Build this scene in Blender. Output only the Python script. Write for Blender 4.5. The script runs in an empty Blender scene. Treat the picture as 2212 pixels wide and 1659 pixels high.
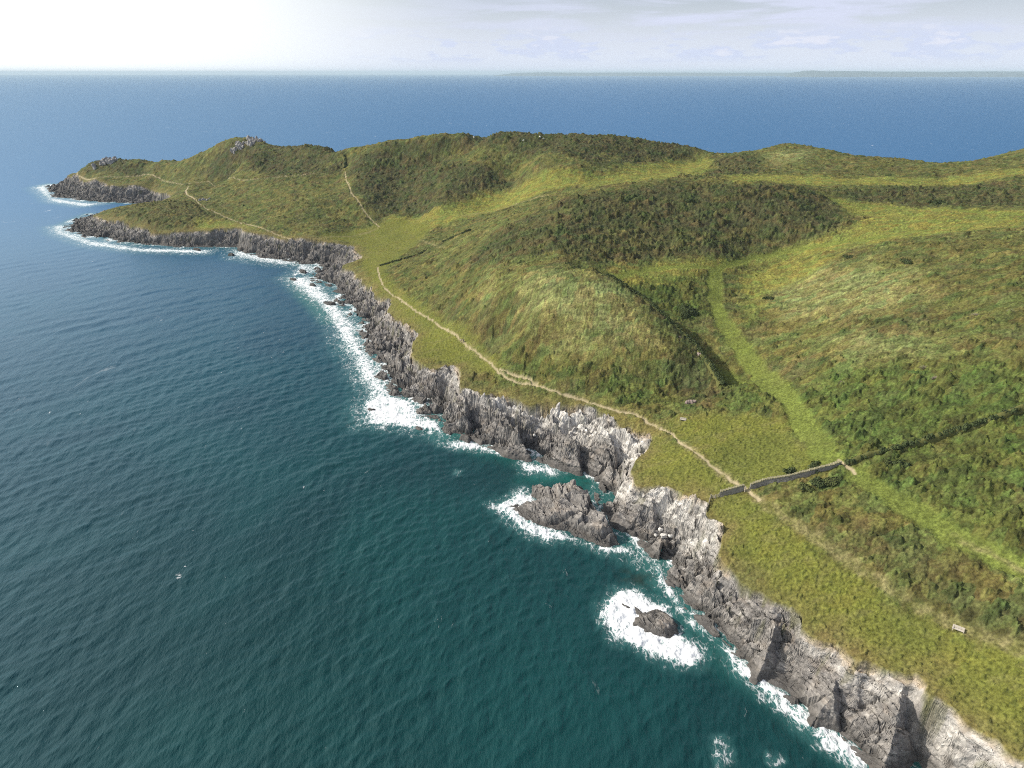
import bpy, bmesh, math, random
import numpy as np
from mathutils import Vector, Matrix

random.seed(7)
rng = np.random.default_rng(7)
scene = bpy.context.scene
F = np.float32

# ------------------------------------------------------------------ camera, sky, sun, exposure
CAM_H = 120.0
PITCH = 23.66                       # degrees below the horizon
FOCAL = 1534.0                      # focal length in units of a 2212 px wide frame
SUN_EL, SUN_AZ = 35.0, -80.0        # azimuth clockwise from +Y (view direction)

cam_d = bpy.data.cameras.new("camera")
cam_d.sensor_width = 36.0
cam_d.lens = 36.0 * FOCAL / 2212.0
cam_d.clip_start, cam_d.clip_end = 1.0, 120000.0
cam = bpy.data.objects.new("camera", cam_d)
cam.location = (0, 0, CAM_H)
cam.rotation_euler = (math.radians(90 - PITCH), 0, 0)
scene.collection.objects.link(cam)
scene.camera = cam

world = bpy.data.worlds.new("World")
scene.world = world
world.use_nodes = True
wn, wl = world.node_tree.nodes, world.node_tree.links
wn.clear()
def W(t, **kw):
    n = wn.new(t)
    for k, v in kw.items(): setattr(n, k, v)
    return n
def wmath(op, a, b=None):
    n = W("ShaderNodeMath", operation=op)
    for i, q in enumerate((a, b)):
        if q is None: continue
        if isinstance(q, (int, float)): n.inputs[i].default_value = q
        else: wl.new(q, n.inputs[i])
    return n.outputs[0]
def wramp(src, a, b, lo=0.0, hi=1.0):
    n = W("ShaderNodeMapRange", interpolation_type='SMOOTHSTEP')
    wl.new(src, n.inputs[0])
    for i, q in enumerate((a, b, lo, hi)): n.inputs[i + 1].default_value = q
    return n.outputs[0]
sky = W("ShaderNodeTexSky", sky_type='NISHITA', sun_disc=False)
sky.sun_elevation = math.radians(SUN_EL)
sky.sun_rotation = math.radians(SUN_AZ)
sky.air_density, sky.dust_density, sky.ozone_density, sky.altitude = 1.0, 1.6, 1.6, 100
geo = W("ShaderNodeTexCoord")
sep = W("ShaderNodeSeparateXYZ"); wl.new(geo.outputs["Generated"], sep.inputs[0])
dx, dy, dz = sep.outputs
# cloud deck: noise on the deck plane seen under perspective (direction / elevation)
den = wmath('ADD', wmath('ABSOLUTE', dz), 0.035)
cx, cy = wmath('DIVIDE', dx, den), wmath('DIVIDE', dy, den)
comb = W("ShaderNodeCombineXYZ"); wl.new(cx, comb.inputs[0]); wl.new(cy, comb.inputs[1])
n1 = W("ShaderNodeTexNoise"); n1.inputs["Scale"].default_value = 0.42; n1.inputs["Detail"].default_value = 9; n1.inputs["Roughness"].default_value = .58
n1.inputs["Distortion"].default_value = .35
wl.new(comb.outputs[0], n1.inputs["Vector"])
# low bank of small cumulus just above the horizon
comb2 = W("ShaderNodeCombineXYZ"); wl.new(wmath('MULTIPLY', dx, 9.0), comb2.inputs[0]); wl.new(wmath('MULTIPLY', dz, 34.0), comb2.inputs[2]); wl.new(wmath('MULTIPLY', dy, 9.0), comb2.inputs[1])
n2 = W("ShaderNodeTexNoise"); n2.inputs["Scale"].default_value = 1.5; n2.inputs["Detail"].default_value = 8; n2.inputs["Roughness"].default_value = .62
wl.new(comb2.outputs[0], n2.inputs["Vector"])
side = wramp(dx, -0.34, 0.20)                       # the deck thins out towards the sun
deck = wmath('MULTIPLY', wramp(n1.outputs[0], 0.42, 0.58), wmath('MULTIPLY', side, wramp(dz, 0.030, 0.062)))
bank = wmath('MULTIPLY', wramp(n2.outputs[0], 0.46, 0.54), wmath('MULTIPLY', wramp(dx, -0.26, -0.12), wmath('MULTIPLY', wramp(dz, 0.008, 0.020), wramp(dz, 0.060, 0.034))))
# forward-scatter brightness around the (undrawn) sun and whitish haze low down
sdir = Vector((math.sin(math.radians(SUN_AZ)) * math.cos(math.radians(SUN_EL)), math.cos(math.radians(SUN_AZ)) * math.cos(math.radians(SUN_EL)), math.sin(math.radians(SUN_EL))))
dot = W("ShaderNodeVectorMath", operation='DOT_PRODUCT'); wl.new(geo.outputs["Generated"], dot.inputs[0]); dot.inputs[1].default_value = sdir
glow = wramp(dot.outputs["Value"], 0.56, 1.0, 0.0, 1.0)
def wmix(fac, a, b):
    n = W("ShaderNodeMix", data_type='RGBA')
    for sock, q in ((n.inputs[0], fac), (n.inputs[6], a), (n.inputs[7], b)):
        if isinstance(q, tuple): sock.default_value = q
        elif isinstance(q, (int, float)): sock.default_value = q
        else: wl.new(q, sock)
    return n.outputs[2]
SKYU = 1.0
HAZEC, CLOUDC, BANKC, GLOWC = (9.8, 10.5, 12.2, 1), (8.5, 9.0, 11.3, 1), (8.6, 8.9, 10.4, 1), (14, 14.3, 14.3, 1)
hazelow = wramp(dz, 0.16, 0.0, 0.0, 0.9)
c0 = wmix(hazelow, sky.outputs[0], HAZEC)
c1 = wmix(wmath('MULTIPLY', deck, .8), c0, CLOUDC)
c2 = wmix(wmath('MULTIPLY', bank, .75), c1, (7.6, 8.4, 10.9, 1))
lit = wramp(n2.outputs[0], 0.55, 0.64)
c3 = wmix(wmath('MULTIPLY', wmath('MULTIPLY', lit, bank), .4), c2, (11.5, 11.2, 11.4, 1))
leftg = wramp(wmath('ADD', wmath('MULTIPLY', dx, -1.0), wmath('MULTIPLY', dz, 0.5)), 0.05, 0.52)
c4 = wmix(wmath('MULTIPLY', leftg, wramp(dz, 0.42, 0.10)), c3, GLOWC)
c4 = wmix(glow, c4, (22, 21.6, 20.5, 1))                # bright sky close to the sun
bg = W("ShaderNodeBackground"); bg.inputs[1].default_value = 0.083
wl.new(c4, bg.inputs[0])
out = W("ShaderNodeOutputWorld"); wl.new(bg.outputs[0], out.inputs[0])

sun_d = bpy.data.lights.new("sun", 'SUN')
sun_d.energy, sun_d.angle, sun_d.color = 5.0, math.radians(0.53), (1.0, 0.93, 0.82)
sun = bpy.data.objects.new("sun", sun_d)
sun.rotation_euler = (-sdir).to_track_quat('-Z', 'Y').to_euler()
sun.location = (0, 0, 400)
scene.collection.objects.link(sun)

vs = scene.view_settings
vs.view_transform, vs.look, vs.exposure, vs.gamma, vs.use_curve_mapping = 'Standard', 'None', 0.06, 1.0, False
scene.cycles.use_denoising = False
scene.cycles.max_bounces = 5
scene.cycles.filter_width = 1.05
scene.cycles.volume_bounces = 0
scene.cycles.caustics_reflective = False
scene.cycles.caustics_refractive = False
# ------------------------------------------------------------------ survey: picture points to ground points
SP, CP = math.sin(math.radians(PITCH)), math.cos(math.radians(PITCH))
def ray(u, v):
    b = (v - 829.5) / FOCAL
    return (u - 1106.0) / FOCAL, CP - b * SP, -(SP + b * CP)
def at_z(u, v, z=0.0):
    r = ray(u, v); t = (z - CAM_H) / r[2]
    return (r[0] * t, r[1] * t, z)
def at_t(u, v, t):
    r = ray(u, v)
    return (r[0] * t, r[1] * t, CAM_H + r[2] * t)
def lift(pts, z=0.0):
    return np.array([at_z(u, v, z)[:2] for u, v in pts], F)

# waterline of the mainland, from the gully at the bottom right to the tip, then round the hidden back
coast_px = [(2040,1760),(2010,1690),(1985,1655),(1972,1625),(1955,1660),(1925,1690),
 (1880,1652),(1840,1615),(1800,1575),(1745,1530),(1700,1500),(1640,1460),(1600,1440),(1560,1395),(1500,1345),(1470,1300),(1440,1265),(1405,1215),(1387,1183),
 (1372,1160),(1347,1142),(1315,1120),(1300,1102),(1282,1084),(1279,1063),(1300,1037),(1275,1027),(1246,1016),(1217,1012),(1174,1001),(1138,987),(1102,983),(1048,969),
 (1012,947),(976,929),(955,922),(933,911),(929,901),(886,901),(908,876),(883,863),(840,854),(819,830),(801,801),(804,779),(794,761),(761,750),(797,740),(761,722),
 (776,696),(743,686),(743,664),(707,657),(729,642),(704,635),(725,624),(689,614),(664,603),(671,585),(689,572),(680,570),(648,572),(612,563),(558,556),(522,545),
 (511,534),(468,534),(425,534),(378,534),(342,529),(306,531),(259,525),(216,516),(180,513),(133,495),(144,480),(187,462),(240,462),(300,460),(352,449),(350,441),(300,440),(262,439),(223,437),(180,435),
 (144,428),(111,426),(104,412),(95,401)]
coast = [at_z(u, v)[:2] for u, v in coast_px]
# skyline: picture point and camera depth; the land falls away behind it
sky_pts = [(170,371,800),(190,357,795),(214,346,790),(250,345,784),(300,345,775),(350,346,760),(400,344,745),(430,332,730),(470,313,715),(500,303,708),(535,299,700),(570,307,693),(600,318,680),
 (650,316,662),(700,318,645),(735,328,626),(760,323,618),(800,317,612),(850,308,605),(900,302,598),(950,298,592),(1000,294,586),(1060,290,582),(1130,291,578),(1200,294,578),(1260,293,578),
 (1320,293,576),(1360,301,574),(1400,306,572),(1450,315,568),(1500,322,564),(1525,332,560),(1580,332,566),(1640,325,572),(1690,314,575),(1740,318,570),(1800,330,560),(1850,340,550),
 (1900,343,542),(1950,349,536),(2000,355,532),(2055,362,530),(2100,353,525),(2150,340,520),(2212,325,515),(2300,312,510),(2420,300,505),(2560,300,500)]
ctrl, back = [], []
for u, v, t in sky_pts:
    p = at_t(u, v, t); L = math.hypot(p[0], p[1]); e = (p[0] / L, p[1] / L)
    k = min(1.0, max(.38, (p[2]) / 60.0))
    ctrl.append(p)
    ctrl.append((p[0] + e[0] * 28 * k, p[1] + e[1] * 28 * k, p[2] - 7 * k))
    ctrl.append((p[0] + e[0] * 75 * k, p[1] + e[1] * 75 * k, p[2] * .55))
    back.append((p[0] + e[0] * 125 * k, p[1] + e[1] * 125 * k))
tip = at_z(95, 401)
coast += [(tip[0] - 2, tip[1] + 12)] + back[1:]
coast += [(760, 480), (760, -60), (190, -60), (104, 40), (92, 74)]
coast = np.array(coast, F)
# edge of the turf above the rocks: picture point, height
edge_px = [(2420,1760,16),(2193,1639,15),(2154,1603,14.5),(2100,1578,14),(2060,1545,13.5),(2028,1517,13.5),(2010,1500,14.5),(1999,1463,15),(1975,1452,14),(1948,1456,13.5),(1920,1445,13),(1887,1432,12.5),(1848,1438,12),(1819,1396,12),(1776,1391,11.5),(1729,1362,11.5),(1722,1316,13),
 (1668,1304,12),(1603,1262,11),(1578,1236,11.5),(1553,1193,13),(1556,1161,14),(1534,1117,13.5),(1534,1095,14.5),(1494,1080,13.5),(1455,1063,13),(1405,1052,12),(1372,1038,11.5),(1355,1019,11.5),(1372,998,12.5),
 (1401,962,13),(1405,944,13.5),(1336,922,13.5),(1311,901,13.5),(1264,883,13.5),(1221,878,13),(1138,873,12.5),(1084,854,12),(1041,850,11.5),(994,836,11.5),(995,794,12),(970,790,11),(941,801,9.5),(909,787,9.5),(887,764,9),(891,743,9.5),
 (902,722,9.5),(876,703,9),(855,689,8.5),(837,672,8.5),(848,651,8.5),(811,639,8),(794,618,7.5),(780,603,9),(761,588,8.5),(736,574,8),(783,557,10.5),(770,540,11),(759,531,11),(720,524,12),(684,520,12),(612,517,11),(576,509,12),(540,503,13),(511,491,13),(480,493,12),(450,498,11),(396,502,9),
 (335,506,6.8),(288,491,9),(234,477,9),(202,466,7),(234,452,9),(288,441,12),(340,437,13),(372,427,10),(360,417,12),(324,408,10.8),(245,401,13),(180,394,11),(144,383,8),(158,372,14)]
edge3 = [at_z(u, v, z) for u, v, z in edge_px]
edge = [(p[0], p[1]) for p in edge3]
for (u, v, t), q in list(zip(sky_pts, back))[1:]:
    p = at_t(u, v, t)
    edge.append((p[0] + (q[0] - p[0]) * .80, p[1] + (q[1] - p[1]) * .80))
edge += [(740, 470), (740, -50), (196, -50)]
edge = np.array(edge, F)
ctrl += edge3
# inland heights: picture point, height
inland = [(2212,1400,21),(2212,1250,27),(2212,1100,33),(2212,890,43),(2212,750,51),(2212,600,59),(2212,500,62),(2212,470,61.5),(2212,430,61),(2212,390,63),(1900,1300,17),
 (1900,1150,24),(1900,1000,30),(1900,850,36),(1900,700,44),(1900,600,48.5),(1900,530,52),(1900,470,54.5),(1900,440,56),(1900,410,58),(1900,375,59.5),(2050,1400,16.5),
 (2050,1250,23),(2050,1100,29),(2050,945,35.5),(2050,700,48),(2050,560,56),(2050,490,57.5),(2050,450,58),(2050,400,57.5),(2068,1365,18),(1700,1200,16.5),(1700,1100,20.5),
 (1700,1040,23),(1700,940,24),(1700,860,27),(1700,800,29.5),(1700,700,33.5),(1700,620,36),(1700,575,39),(1700,540,42),(1700,500,49),(1720,440,58),(1740,415,61),
 (1690,395,57),(1690,370,57.5),(1800,1150,21),(1800,1015,27),(1800,900,30),(1800,760,37),(1800,640,42),(1800,560,46),(1800,510,49),(1800,465,53.5),(1800,435,56.5),
 (1600,1120,17),(1610,1060,18.5),(1580,980,20),(1600,900,22),(1600,850,25),(1640,800,27),(1600,740,28),(1560,690,30),(1550,640,33),(1545,590,37),(1600,560,39),
 (1600,480,51),(1600,405,63),(1500,1000,18.5),(1500,930,18.5),(1520,885,21),(1475,960,17),(1426,926,16.5),(1369,897,16.5),(1301,881,16.5),(1210,852,16),(1156,834,15),
 (1077,807,14.5),(1010,749,13.5),(956,710,13),(902,675,12.5),(848,639,12),(819,596,12),(1570,850,23),(1540,800,25.5),(1500,745,29.5),(1450,700,34),(1400,655,39),
 (1340,615,43.5),(1290,590,46),(1240,585,46),(1560,765,26.5),(1500,722,28.5),(1430,670,32),(1370,630,37),(1320,598,41),(1400,577,40),(1480,580,39.5),(1450,840,19.5),
 (1450,780,26.5),(1350,850,18.5),(1350,780,25.5),(1350,700,34.5),(1250,820,19.5),(1250,740,28),(1250,650,39),(1150,780,20.5),(1150,700,31),(1130,640,36.5),(1080,740,18.5),
 (1060,680,27),(1060,600,35),(980,640,22),(960,590,21),(1100,580,38),(1000,560,32),(950,535,22),(870,570,15),(900,620,16),(1000,520,30),(1100,520,42),(1050,480,33),
 (1130,460,45),(1200,500,49),(1200,440,54.5),(1250,425,58.5),(1330,410,61),(1400,402,62.5),(1500,400,63.5),(1400,480,51),(1500,480,51),(1400,550,42),(1300,560,43),
 (1200,570,43),(1560,552,41.5),(1200,405,46),(1300,390,50),(1400,375,53),(1450,360,54.5),(1500,345,57.5),(1550,350,58),(1600,345,60),(1640,355,59),(1600,385,57.5),
 (1530,385,56.5),(800,500,14),(760,505,12.5),(810,550,12),(900,500,18),(830,480,18.5),(900,470,21),(1000,470,26.5),(1000,445,30),(1100,425,36),(1100,400,41),(950,345,54),
 (950,360,50.5),(950,400,41),(950,440,32),(850,345,53),(850,400,37),(850,440,27),(870,470,21.5),(1050,360,53),(1050,385,46),(1120,385,46),(780,380,43),(780,430,31),
 (800,465,21.5),(1000,330,60),(1100,335,60),(1150,350,58.5),(1250,360,57.5),(1350,350,58.5),(1450,340,59.5),(1050,310,66.5),(1200,315,67),(1350,315,67),(900,320,62),
 (745,355,47.5),(740,400,36),(700,380,40),(600,385,37),(520,390,27),(450,394,23),(600,440,25),(700,440,27),(740,460,22),(600,490,16),(700,500,16),(660,520,13),
 (560,495,14.5),(500,470,16),(450,440,18.5),(410,425,19),(402,410,19),(404,398,21),(520,430,24),(600,350,45),(520,350,44),(480,365,34),(440,375,28),(680,350,47),
 (360,392,18),(310,379,20),(260,383,18),(205,385,17),(235,365,24),(300,365,25),(370,370,26.5),(420,385,24),(172,383,15),(300,398,15),(360,405,14),(240,395,14.3),
 (300,452,18.5),(380,440,19.5),(440,455,18),(400,470,16.5),(330,475,15),(270,470,13.5),(450,480,14),(370,494,10.5),(250,480,10),(320,440,16)]
ctrl += [at_z(u, v, z) for u, v, z in inland]
ctrl += [(300, 150, 62), (400, 250, 75), (500, 350, 75), (300, 60, 50), (500, 80, 80), (200, 10, 30), (140, 50, 20), (650, 200, 90), (110, 66, 15), (600, 450, 70)]
ctrl = np.array(ctrl, np.float64)

# thin-plate fit of the turf surface on a 4 m lattice
GX0, GY0, GS, GNX, GNY = -640.0, -60.0, 4.0, 352, 266
def tps_fit(P, lam=4.0):
    s = 100.0; X = P[:, :2] / s; n = len(X)
    r2 = ((X[:, None] - X[None]) ** 2).sum(-1)
    K = 0.5 * r2 * np.log(r2 + 1e-12)
    A = np.zeros((n + 3, n + 3)); A[:n, :n] = K + np.eye(n) * lam * 1e-3
    A[:n, n] = 1; A[:n, n + 1:] = X; A[n:, :n] = A[:n, n:].T
    w = np.linalg.solve(A, np.r_[P[:, 2], 0, 0, 0])
    def ev(x, y):
        o = np.empty(len(x))
        for i in range(0, len(x), 20000):
            q = np.c_[x[i:i + 20000], y[i:i + 20000]] / s
            d = ((q[:, None] - X[None]) ** 2).sum(-1)
            o[i:i + 20000] = (0.5 * d * np.log(d + 1e-12)) @ w[:n] + w[n] + q @ w[n + 1:]
        return o
    return ev
_ev = tps_fit(ctrl)
_gx = GX0 + GS * np.arange(GNX); _gy = GY0 + GS * np.arange(GNY)
_mx, _my = np.meshgrid(_gx, _gy)
TOP = _ev(_mx.ravel(), _my.ravel()).reshape(GNY, GNX).astype(F)

def cubic(T, x0, y0, s, x, y):
    """Catmull-Rom sample of lattice T."""
    fx = np.clip((x - x0) / s, 1, T.shape[1] - 3); fy = np.clip((y - y0) / s, 1, T.shape[0] - 3)
    ix, iy = fx.astype(np.int32), fy.astype(np.int32)
    tx, ty = (fx - ix).astype(F), (fy - iy).astype(F)
    def wts(t):
        return (-.5*t**3 + t**2 - .5*t, 1.5*t**3 - 2.5*t**2 + 1, -1.5*t**3 + 2*t**2 + .5*t, .5*t**3 - .5*t**2)
    wx, wy = wts(tx), wts(ty); o = np.zeros(x.shape, F)
    for j in range(4):
        row = np.zeros(x.shape, F)
        for i in range(4): row += wx[i] * T[iy + j - 1, ix + i - 1]
        o += wy[j] * row
    return o
def linear(T, x0, y0, s, x, y):
    fx = np.clip((x - x0) / s, 0, T.shape[1] - 1.001); fy = np.clip((y - y0) / s, 0, T.shape[0] - 1.001)
    ix, iy = fx.astype(np.int32), fy.astype(np.int32); tx, ty = (fx - ix).astype(F), (fy - iy).astype(F)
    return (T[iy, ix] * (1 - tx) + T[iy, ix + 1] * tx) * (1 - ty) + (T[iy + 1, ix] * (1 - tx) + T[iy + 1, ix + 1] * tx) * ty

def dist_poly(x, y, P, closed=True, sign=True):
    """Distance to a polyline; positive inside when closed and signed."""
    d2 = np.full(x.shape, 1e12, F); ins = np.zeros(x.shape, bool); n = len(P)
    x = x.astype(F); y = y.astype(F)
    for i in range(n if closed else n - 1):
        ax, ay = F(P[i][0]), F(P[i][1]); bx, by = F(P[(i + 1) % n][0]), F(P[(i + 1) % n][1])
        ex, ey = bx - ax, by - ay; L = ex * ex + ey * ey + F(1e-9)
        px, py = x - ax, y - ay
        t = np.clip((px * ex + py * ey) / L, 0, 1)
        qx, qy = px - t * ex, py - t * ey
        np.minimum(d2, qx * qx + qy * qy, out=d2)
        if closed and sign and ay != by:
            c = ((ay > y) != (by > y)) & (px < ex * py / (by - ay))
            ins ^= c
    d = np.sqrt(d2)
    return np.where(ins, d, -d) if (closed and sign) else d

# ---- noise
def _h(ix, iy, s):
    h = ix.astype(np.uint32) * np.uint32(374761393) + iy.astype(np.uint32) * np.uint32(668265263) + np.uint32((s * 974634777 + 1234567) & 0xffffffff)
    h ^= h >> np.uint32(13); h *= np.uint32(1274126177); h ^= h >> np.uint32(16)
    h *= np.uint32(2246822519); h ^= h >> np.uint32(13)
    return h
def _r(h): return (h & np.uint32(0xffffff)).astype(F) * F(1 / 16777215.0)
def perlin(x, y, s=0):
    x = x.astype(F); y = y.astype(F)
    fx, fy = np.floor(x), np.floor(y); ix, iy = fx.astype(np.int32), fy.astype(np.int32)
    tx, ty = x - fx, y - fy
    def g(i, j):
        a = _r(_h(ix + i, iy + j, s)) * F(6.2831853)
        return np.cos(a) * (tx - i) + np.sin(a) * (ty - j)
    ux = tx * tx * tx * (tx * (tx * 6 - 15) + 10); uy = ty * ty * ty * (ty * (ty * 6 - 15) + 10)
    a = g(0, 0); a += ux * (g(1, 0) - a); b = g(0, 1); b += ux * (g(1, 1) - b)
    return (a + uy * (b - a)) * F(1.5)
def fbm(x, y, s=0, o=4, gain=.5, ridged=False):
    r = np.zeros(x.shape, F); a, f, tot = 1.0, 1.0, 0.0
    for i in range(o):
        p = perlin(x * f + 17.3 * i, y * f - 9.1 * i, s + i)
        r += F(a) * (1 - 2 * np.abs(p) if ridged else p); tot += a
        a *= gain; f *= 2.03
    return r / F(tot)
def worley(x, y, s=0):
    """Distance to nearest and second nearest feature point, and the cell's random value."""
    x = x.astype(F); y = y.astype(F)
    fx, fy = np.floor(x), np.floor(y); ix, iy = fx.astype(np.int32), fy.astype(np.int32)
    d1 = np.full(x.shape, 9, F); d2 = np.full(x.shape, 9, F); cid = np.zeros(x.shape, F)
    for j in (-1, 0, 1):
        for i in (-1, 0, 1):
            h = _h(ix + i, iy + j, s); h2 = _h(iy + j, ix + i, s + 31)
            qx = fx + i + _r(h) - x; qy = fy + j + _r(h2) - y
            d = qx * qx + qy * qy
            near = d < d1
            d2 = np.where(near, d1, np.minimum(d2, d)); cid = np.where(near, _r(h ^ h2), cid); d1 = np.where(near, d, d1)
    return np.sqrt(d1), np.sqrt(d2), cid
def sstep(x, a, b):
    t = np.clip((x - a) / (b - a), 0, 1); return (t * t * (3 - 2 * t)).astype(F)

# ---- coast and turf-edge distances on a 1.25 m lattice (warped, so that the edges crinkle)
DS = 1.25; DX0, DY0 = -640.0, -60.0; DNX, DNY = int(1400 / DS), int(1060 / DS)
_x, _y = np.meshgrid(DX0 + DS * np.arange(DNX, dtype=F), DY0 + DS * np.arange(DNY, dtype=F))
DC = dist_poly(_x.ravel(), _y.ravel(), coast).reshape(DNY, DNX)
_wx = _x + 2.2 * fbm(_x / 9, _y / 9, 5, 2); _wy = _y + 2.2 * fbm(_x / 9, _y / 9, 8, 2)
DG = dist_poly(_wx.ravel(), _wy.ravel(), edge).reshape(DNY, DNX)
del _wx, _wy

STRIKE = math.radians(-42)                           # strike of the slate beds, azimuth
def macro(x, y):
    """Ground height without plant cover, plus rock flag and band coordinate."""
    wx = x + 1.5 * fbm(x / 7, y / 7, 21, 2); wy = y + 1.5 * fbm(x / 7, y / 7, 25, 2)
    dc = linear(DC, DX0, DY0, DS, wx, wy)
    dg = linear(DG, DX0, DY0, DS, x, y)
    top = cubic(TOP, GX0, GY0, GS, x, y)
    band = -dg                                        # > 0 on the rocks
    s = np.clip(dc / (np.maximum(dc, 0) + np.maximum(band, 0) + 1e-3), 0, 1)
    return top, dc, dg, s
# ------------------------------------------------------------------ materials
def material(name):
    m = bpy.data.materials.new(name); m.use_nodes = True
    nt = m.node_tree; b = nt.nodes["Principled BSDF"]
    return m, nt, b
class NT:
    """Small node-tree writer."""
    def __init__(s, nt): s.nt = nt
    def n(s, t, ins=None, **kw):
        q = s.nt.nodes.new(t)
        for k, v in kw.items(): setattr(q, k, v)
        for k, v in (ins or {}).items(): s.put(q.inputs[k], v)
        return q
    def put(s, sock, v):
        if isinstance(v, bpy.types.NodeSocket): s.nt.links.new(v, sock)
        else: sock.default_value = v
    def math(s, op, a, b=0.0, clamp=False):
        return s.n("ShaderNodeMath", {0: a, 1: b}, operation=op, use_clamp=clamp).outputs[0]
    def ramp(s, v, a, b, lo=0.0, hi=1.0):
        return s.n("ShaderNodeMapRange", {0: v, 1: a, 2: b, 3: lo, 4: hi}, interpolation_type='SMOOTHSTEP').outputs[0]
    def mix(s, f, a, b, blend='MIX'):
        return s.n("ShaderNodeMix", {0: f, 6: a, 7: b}, data_type='RGBA', blend_type=blend).outputs[2]
    def noise(s, vec, scale, detail=4, rough=.5, dist=0.0):
        return s.n("ShaderNodeTexNoise", {"Vector": vec, "Scale": scale, "Detail": detail, "Roughness": rough, "Distortion": dist}).outputs[0]
    def attr(s, name): return s.n("ShaderNodeAttribute", attribute_name=name)
    def pos(s): return s.n("ShaderNodeNewGeometry").outputs["Position"]
    def bump(s, h, strength=1.0, dist=1.0, normal=None):
        q = s.n("ShaderNodeBump", {"Height": h, "Strength": strength, "Distance": dist})
        if normal is not None: s.put(q.inputs["Normal"], normal)
        return q.outputs[0]

def ground_material(name, spec, rough, fine, bumpd, amp):
    m, nt, b = material(name); g = NT(nt)
    p = g.pos(); col = g.attr("Col").outputs["Color"]
    k = g.math('ADD', g.math('MULTIPLY', g.math('SUBTRACT', g.noise(p, fine, 5, .5), .5), amp), 1.0)
    c = g.mix(1.0, col, g.n("ShaderNodeCombineColor", {0: k, 1: k, 2: k}).outputs[0], 'MULTIPLY')
    g.put(b.inputs["Base Color"], c); b.inputs["Roughness"].default_value = rough
    b.inputs["Specular IOR Level"].default_value = spec
    g.put(b.inputs["Normal"], g.bump(g.noise(p, fine * .8, 4, .7), .8, bumpd))
    return m
M_VEG = ground_material("heath", .1, .95, 1.6, .5, 2.1)
M_ROCK = ground_material("slate", .22, .8, 1.5, .35, 1.0)
M_PATH = ground_material("bare_earth", .1, .95, 2.0, .08, .5)

def simple(name, col, rough=.8, spec=.2, nscale=6.0, amp=.5, bumpd=.02):
    m, nt, b = material(name); g = NT(nt)
    p = g.n("ShaderNodeTexCoord").outputs["Object"]
    k = g.math('ADD', g.math('MULTIPLY', g.math('SUBTRACT', g.noise(p, nscale, 5, .6), .5), amp * 2), 1.0)
    g.put(b.inputs["Base Color"], g.mix(1.0, (*col, 1), g.n("ShaderNodeCombineColor", {0: k, 1: k, 2: k}).outputs[0], 'MULTIPLY'))
    b.inputs["Roughness"].default_value = rough; b.inputs["Specular IOR Level"].default_value = spec
    g.put(b.inputs["Normal"], g.bump(g.noise(p, nscale * 2, 4, .6), .5, bumpd))
    return m

# ------------------------------------------------------------------ meshes from arrays
def link_mesh(name, V, Q, mat, smooth=True, attrs=None, parent=None):
    me = bpy.data.meshes.new(name)
    V = np.ascontiguousarray(V, F); Q = np.ascontiguousarray(Q, np.int32)
    k = Q.shape[1]
    me.vertices.add(len(V)); me.vertices.foreach_set("co", V.ravel())
    me.loops.add(Q.size); me.loops.foreach_set("vertex_index", Q.ravel())
    me.polygons.add(len(Q)); me.polygons.foreach_set("loop_start", np.arange(0, Q.size, k, dtype=np.int32))
    me.polygons.foreach_set("loop_total", np.full(len(Q), k, np.int32))
    me.update(calc_edges=True)
    me.polygons.foreach_set("use_smooth", np.full(len(Q), smooth, bool))
    for an, (kind, arr) in (attrs or {}).items():
        a = me.attributes.new(an, kind, 'POINT')
        if kind == 'FLOAT': a.data.foreach_set("value", np.ascontiguousarray(arr, F).ravel())
        else:
            a.data.foreach_set("color", np.ascontiguousarray(np.c_[arr, np.ones(len(arr))], F).ravel())
    me.materials.append(mat)
    o = bpy.data.objects.new(name, me); scene.collection.objects.link(o)
    if parent is not None: o.parent = parent
    return o
def split_grid(V, Q, mask, **kw):
    """The faces under mask as an object of their own."""
    q = Q[mask]
    used = np.unique(q); remap = np.full(len(V), -1, np.int32); remap[used] = np.arange(len(used), dtype=np.int32)
    at = {k: (t, a[used]) for k, (t, a) in kw.pop("attrs", {}).items()}
    return link_mesh(V=V[used], Q=remap[q], attrs=at, **kw)

# ------------------------------------------------------------------ rough ground profile and picture -> ground lookup
def profile(top, dc, dg, s):
    zr = np.maximum(top, 2.5) * (.50 * s + 0.50 * sstep(s, .38, .97))
    z = np.where(dg > 0, np.maximum(top, 2.5), zr)
    return np.where(dc < 0, np.maximum(dc * .55, -6.0), z).astype(F)
SPUR = None
def ground(x, y):
    x = np.atleast_1d(np.asarray(x, F)); y = np.atleast_1d(np.asarray(y, F))
    return profile(*macro(x, y)) - (spur_drop(x, y)[0] if SPUR is not None else 0)
def hits(pts):
    """Where the sight lines of these picture points meet the ground."""
    t = np.arange(95, 1000, .8, dtype=F); o = []
    for u, v in pts:
        r = ray(u, v)
        x, y, z = F(r[0]) * t, F(r[1]) * t, F(CAM_H) + F(r[2]) * t
        k = np.nonzero(ground(x, y) >= z)[0]
        i = k[0] if len(k) else len(t) - 1
        o.append((x[i], y[i], z[i]))
    return np.array(o, F)

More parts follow.
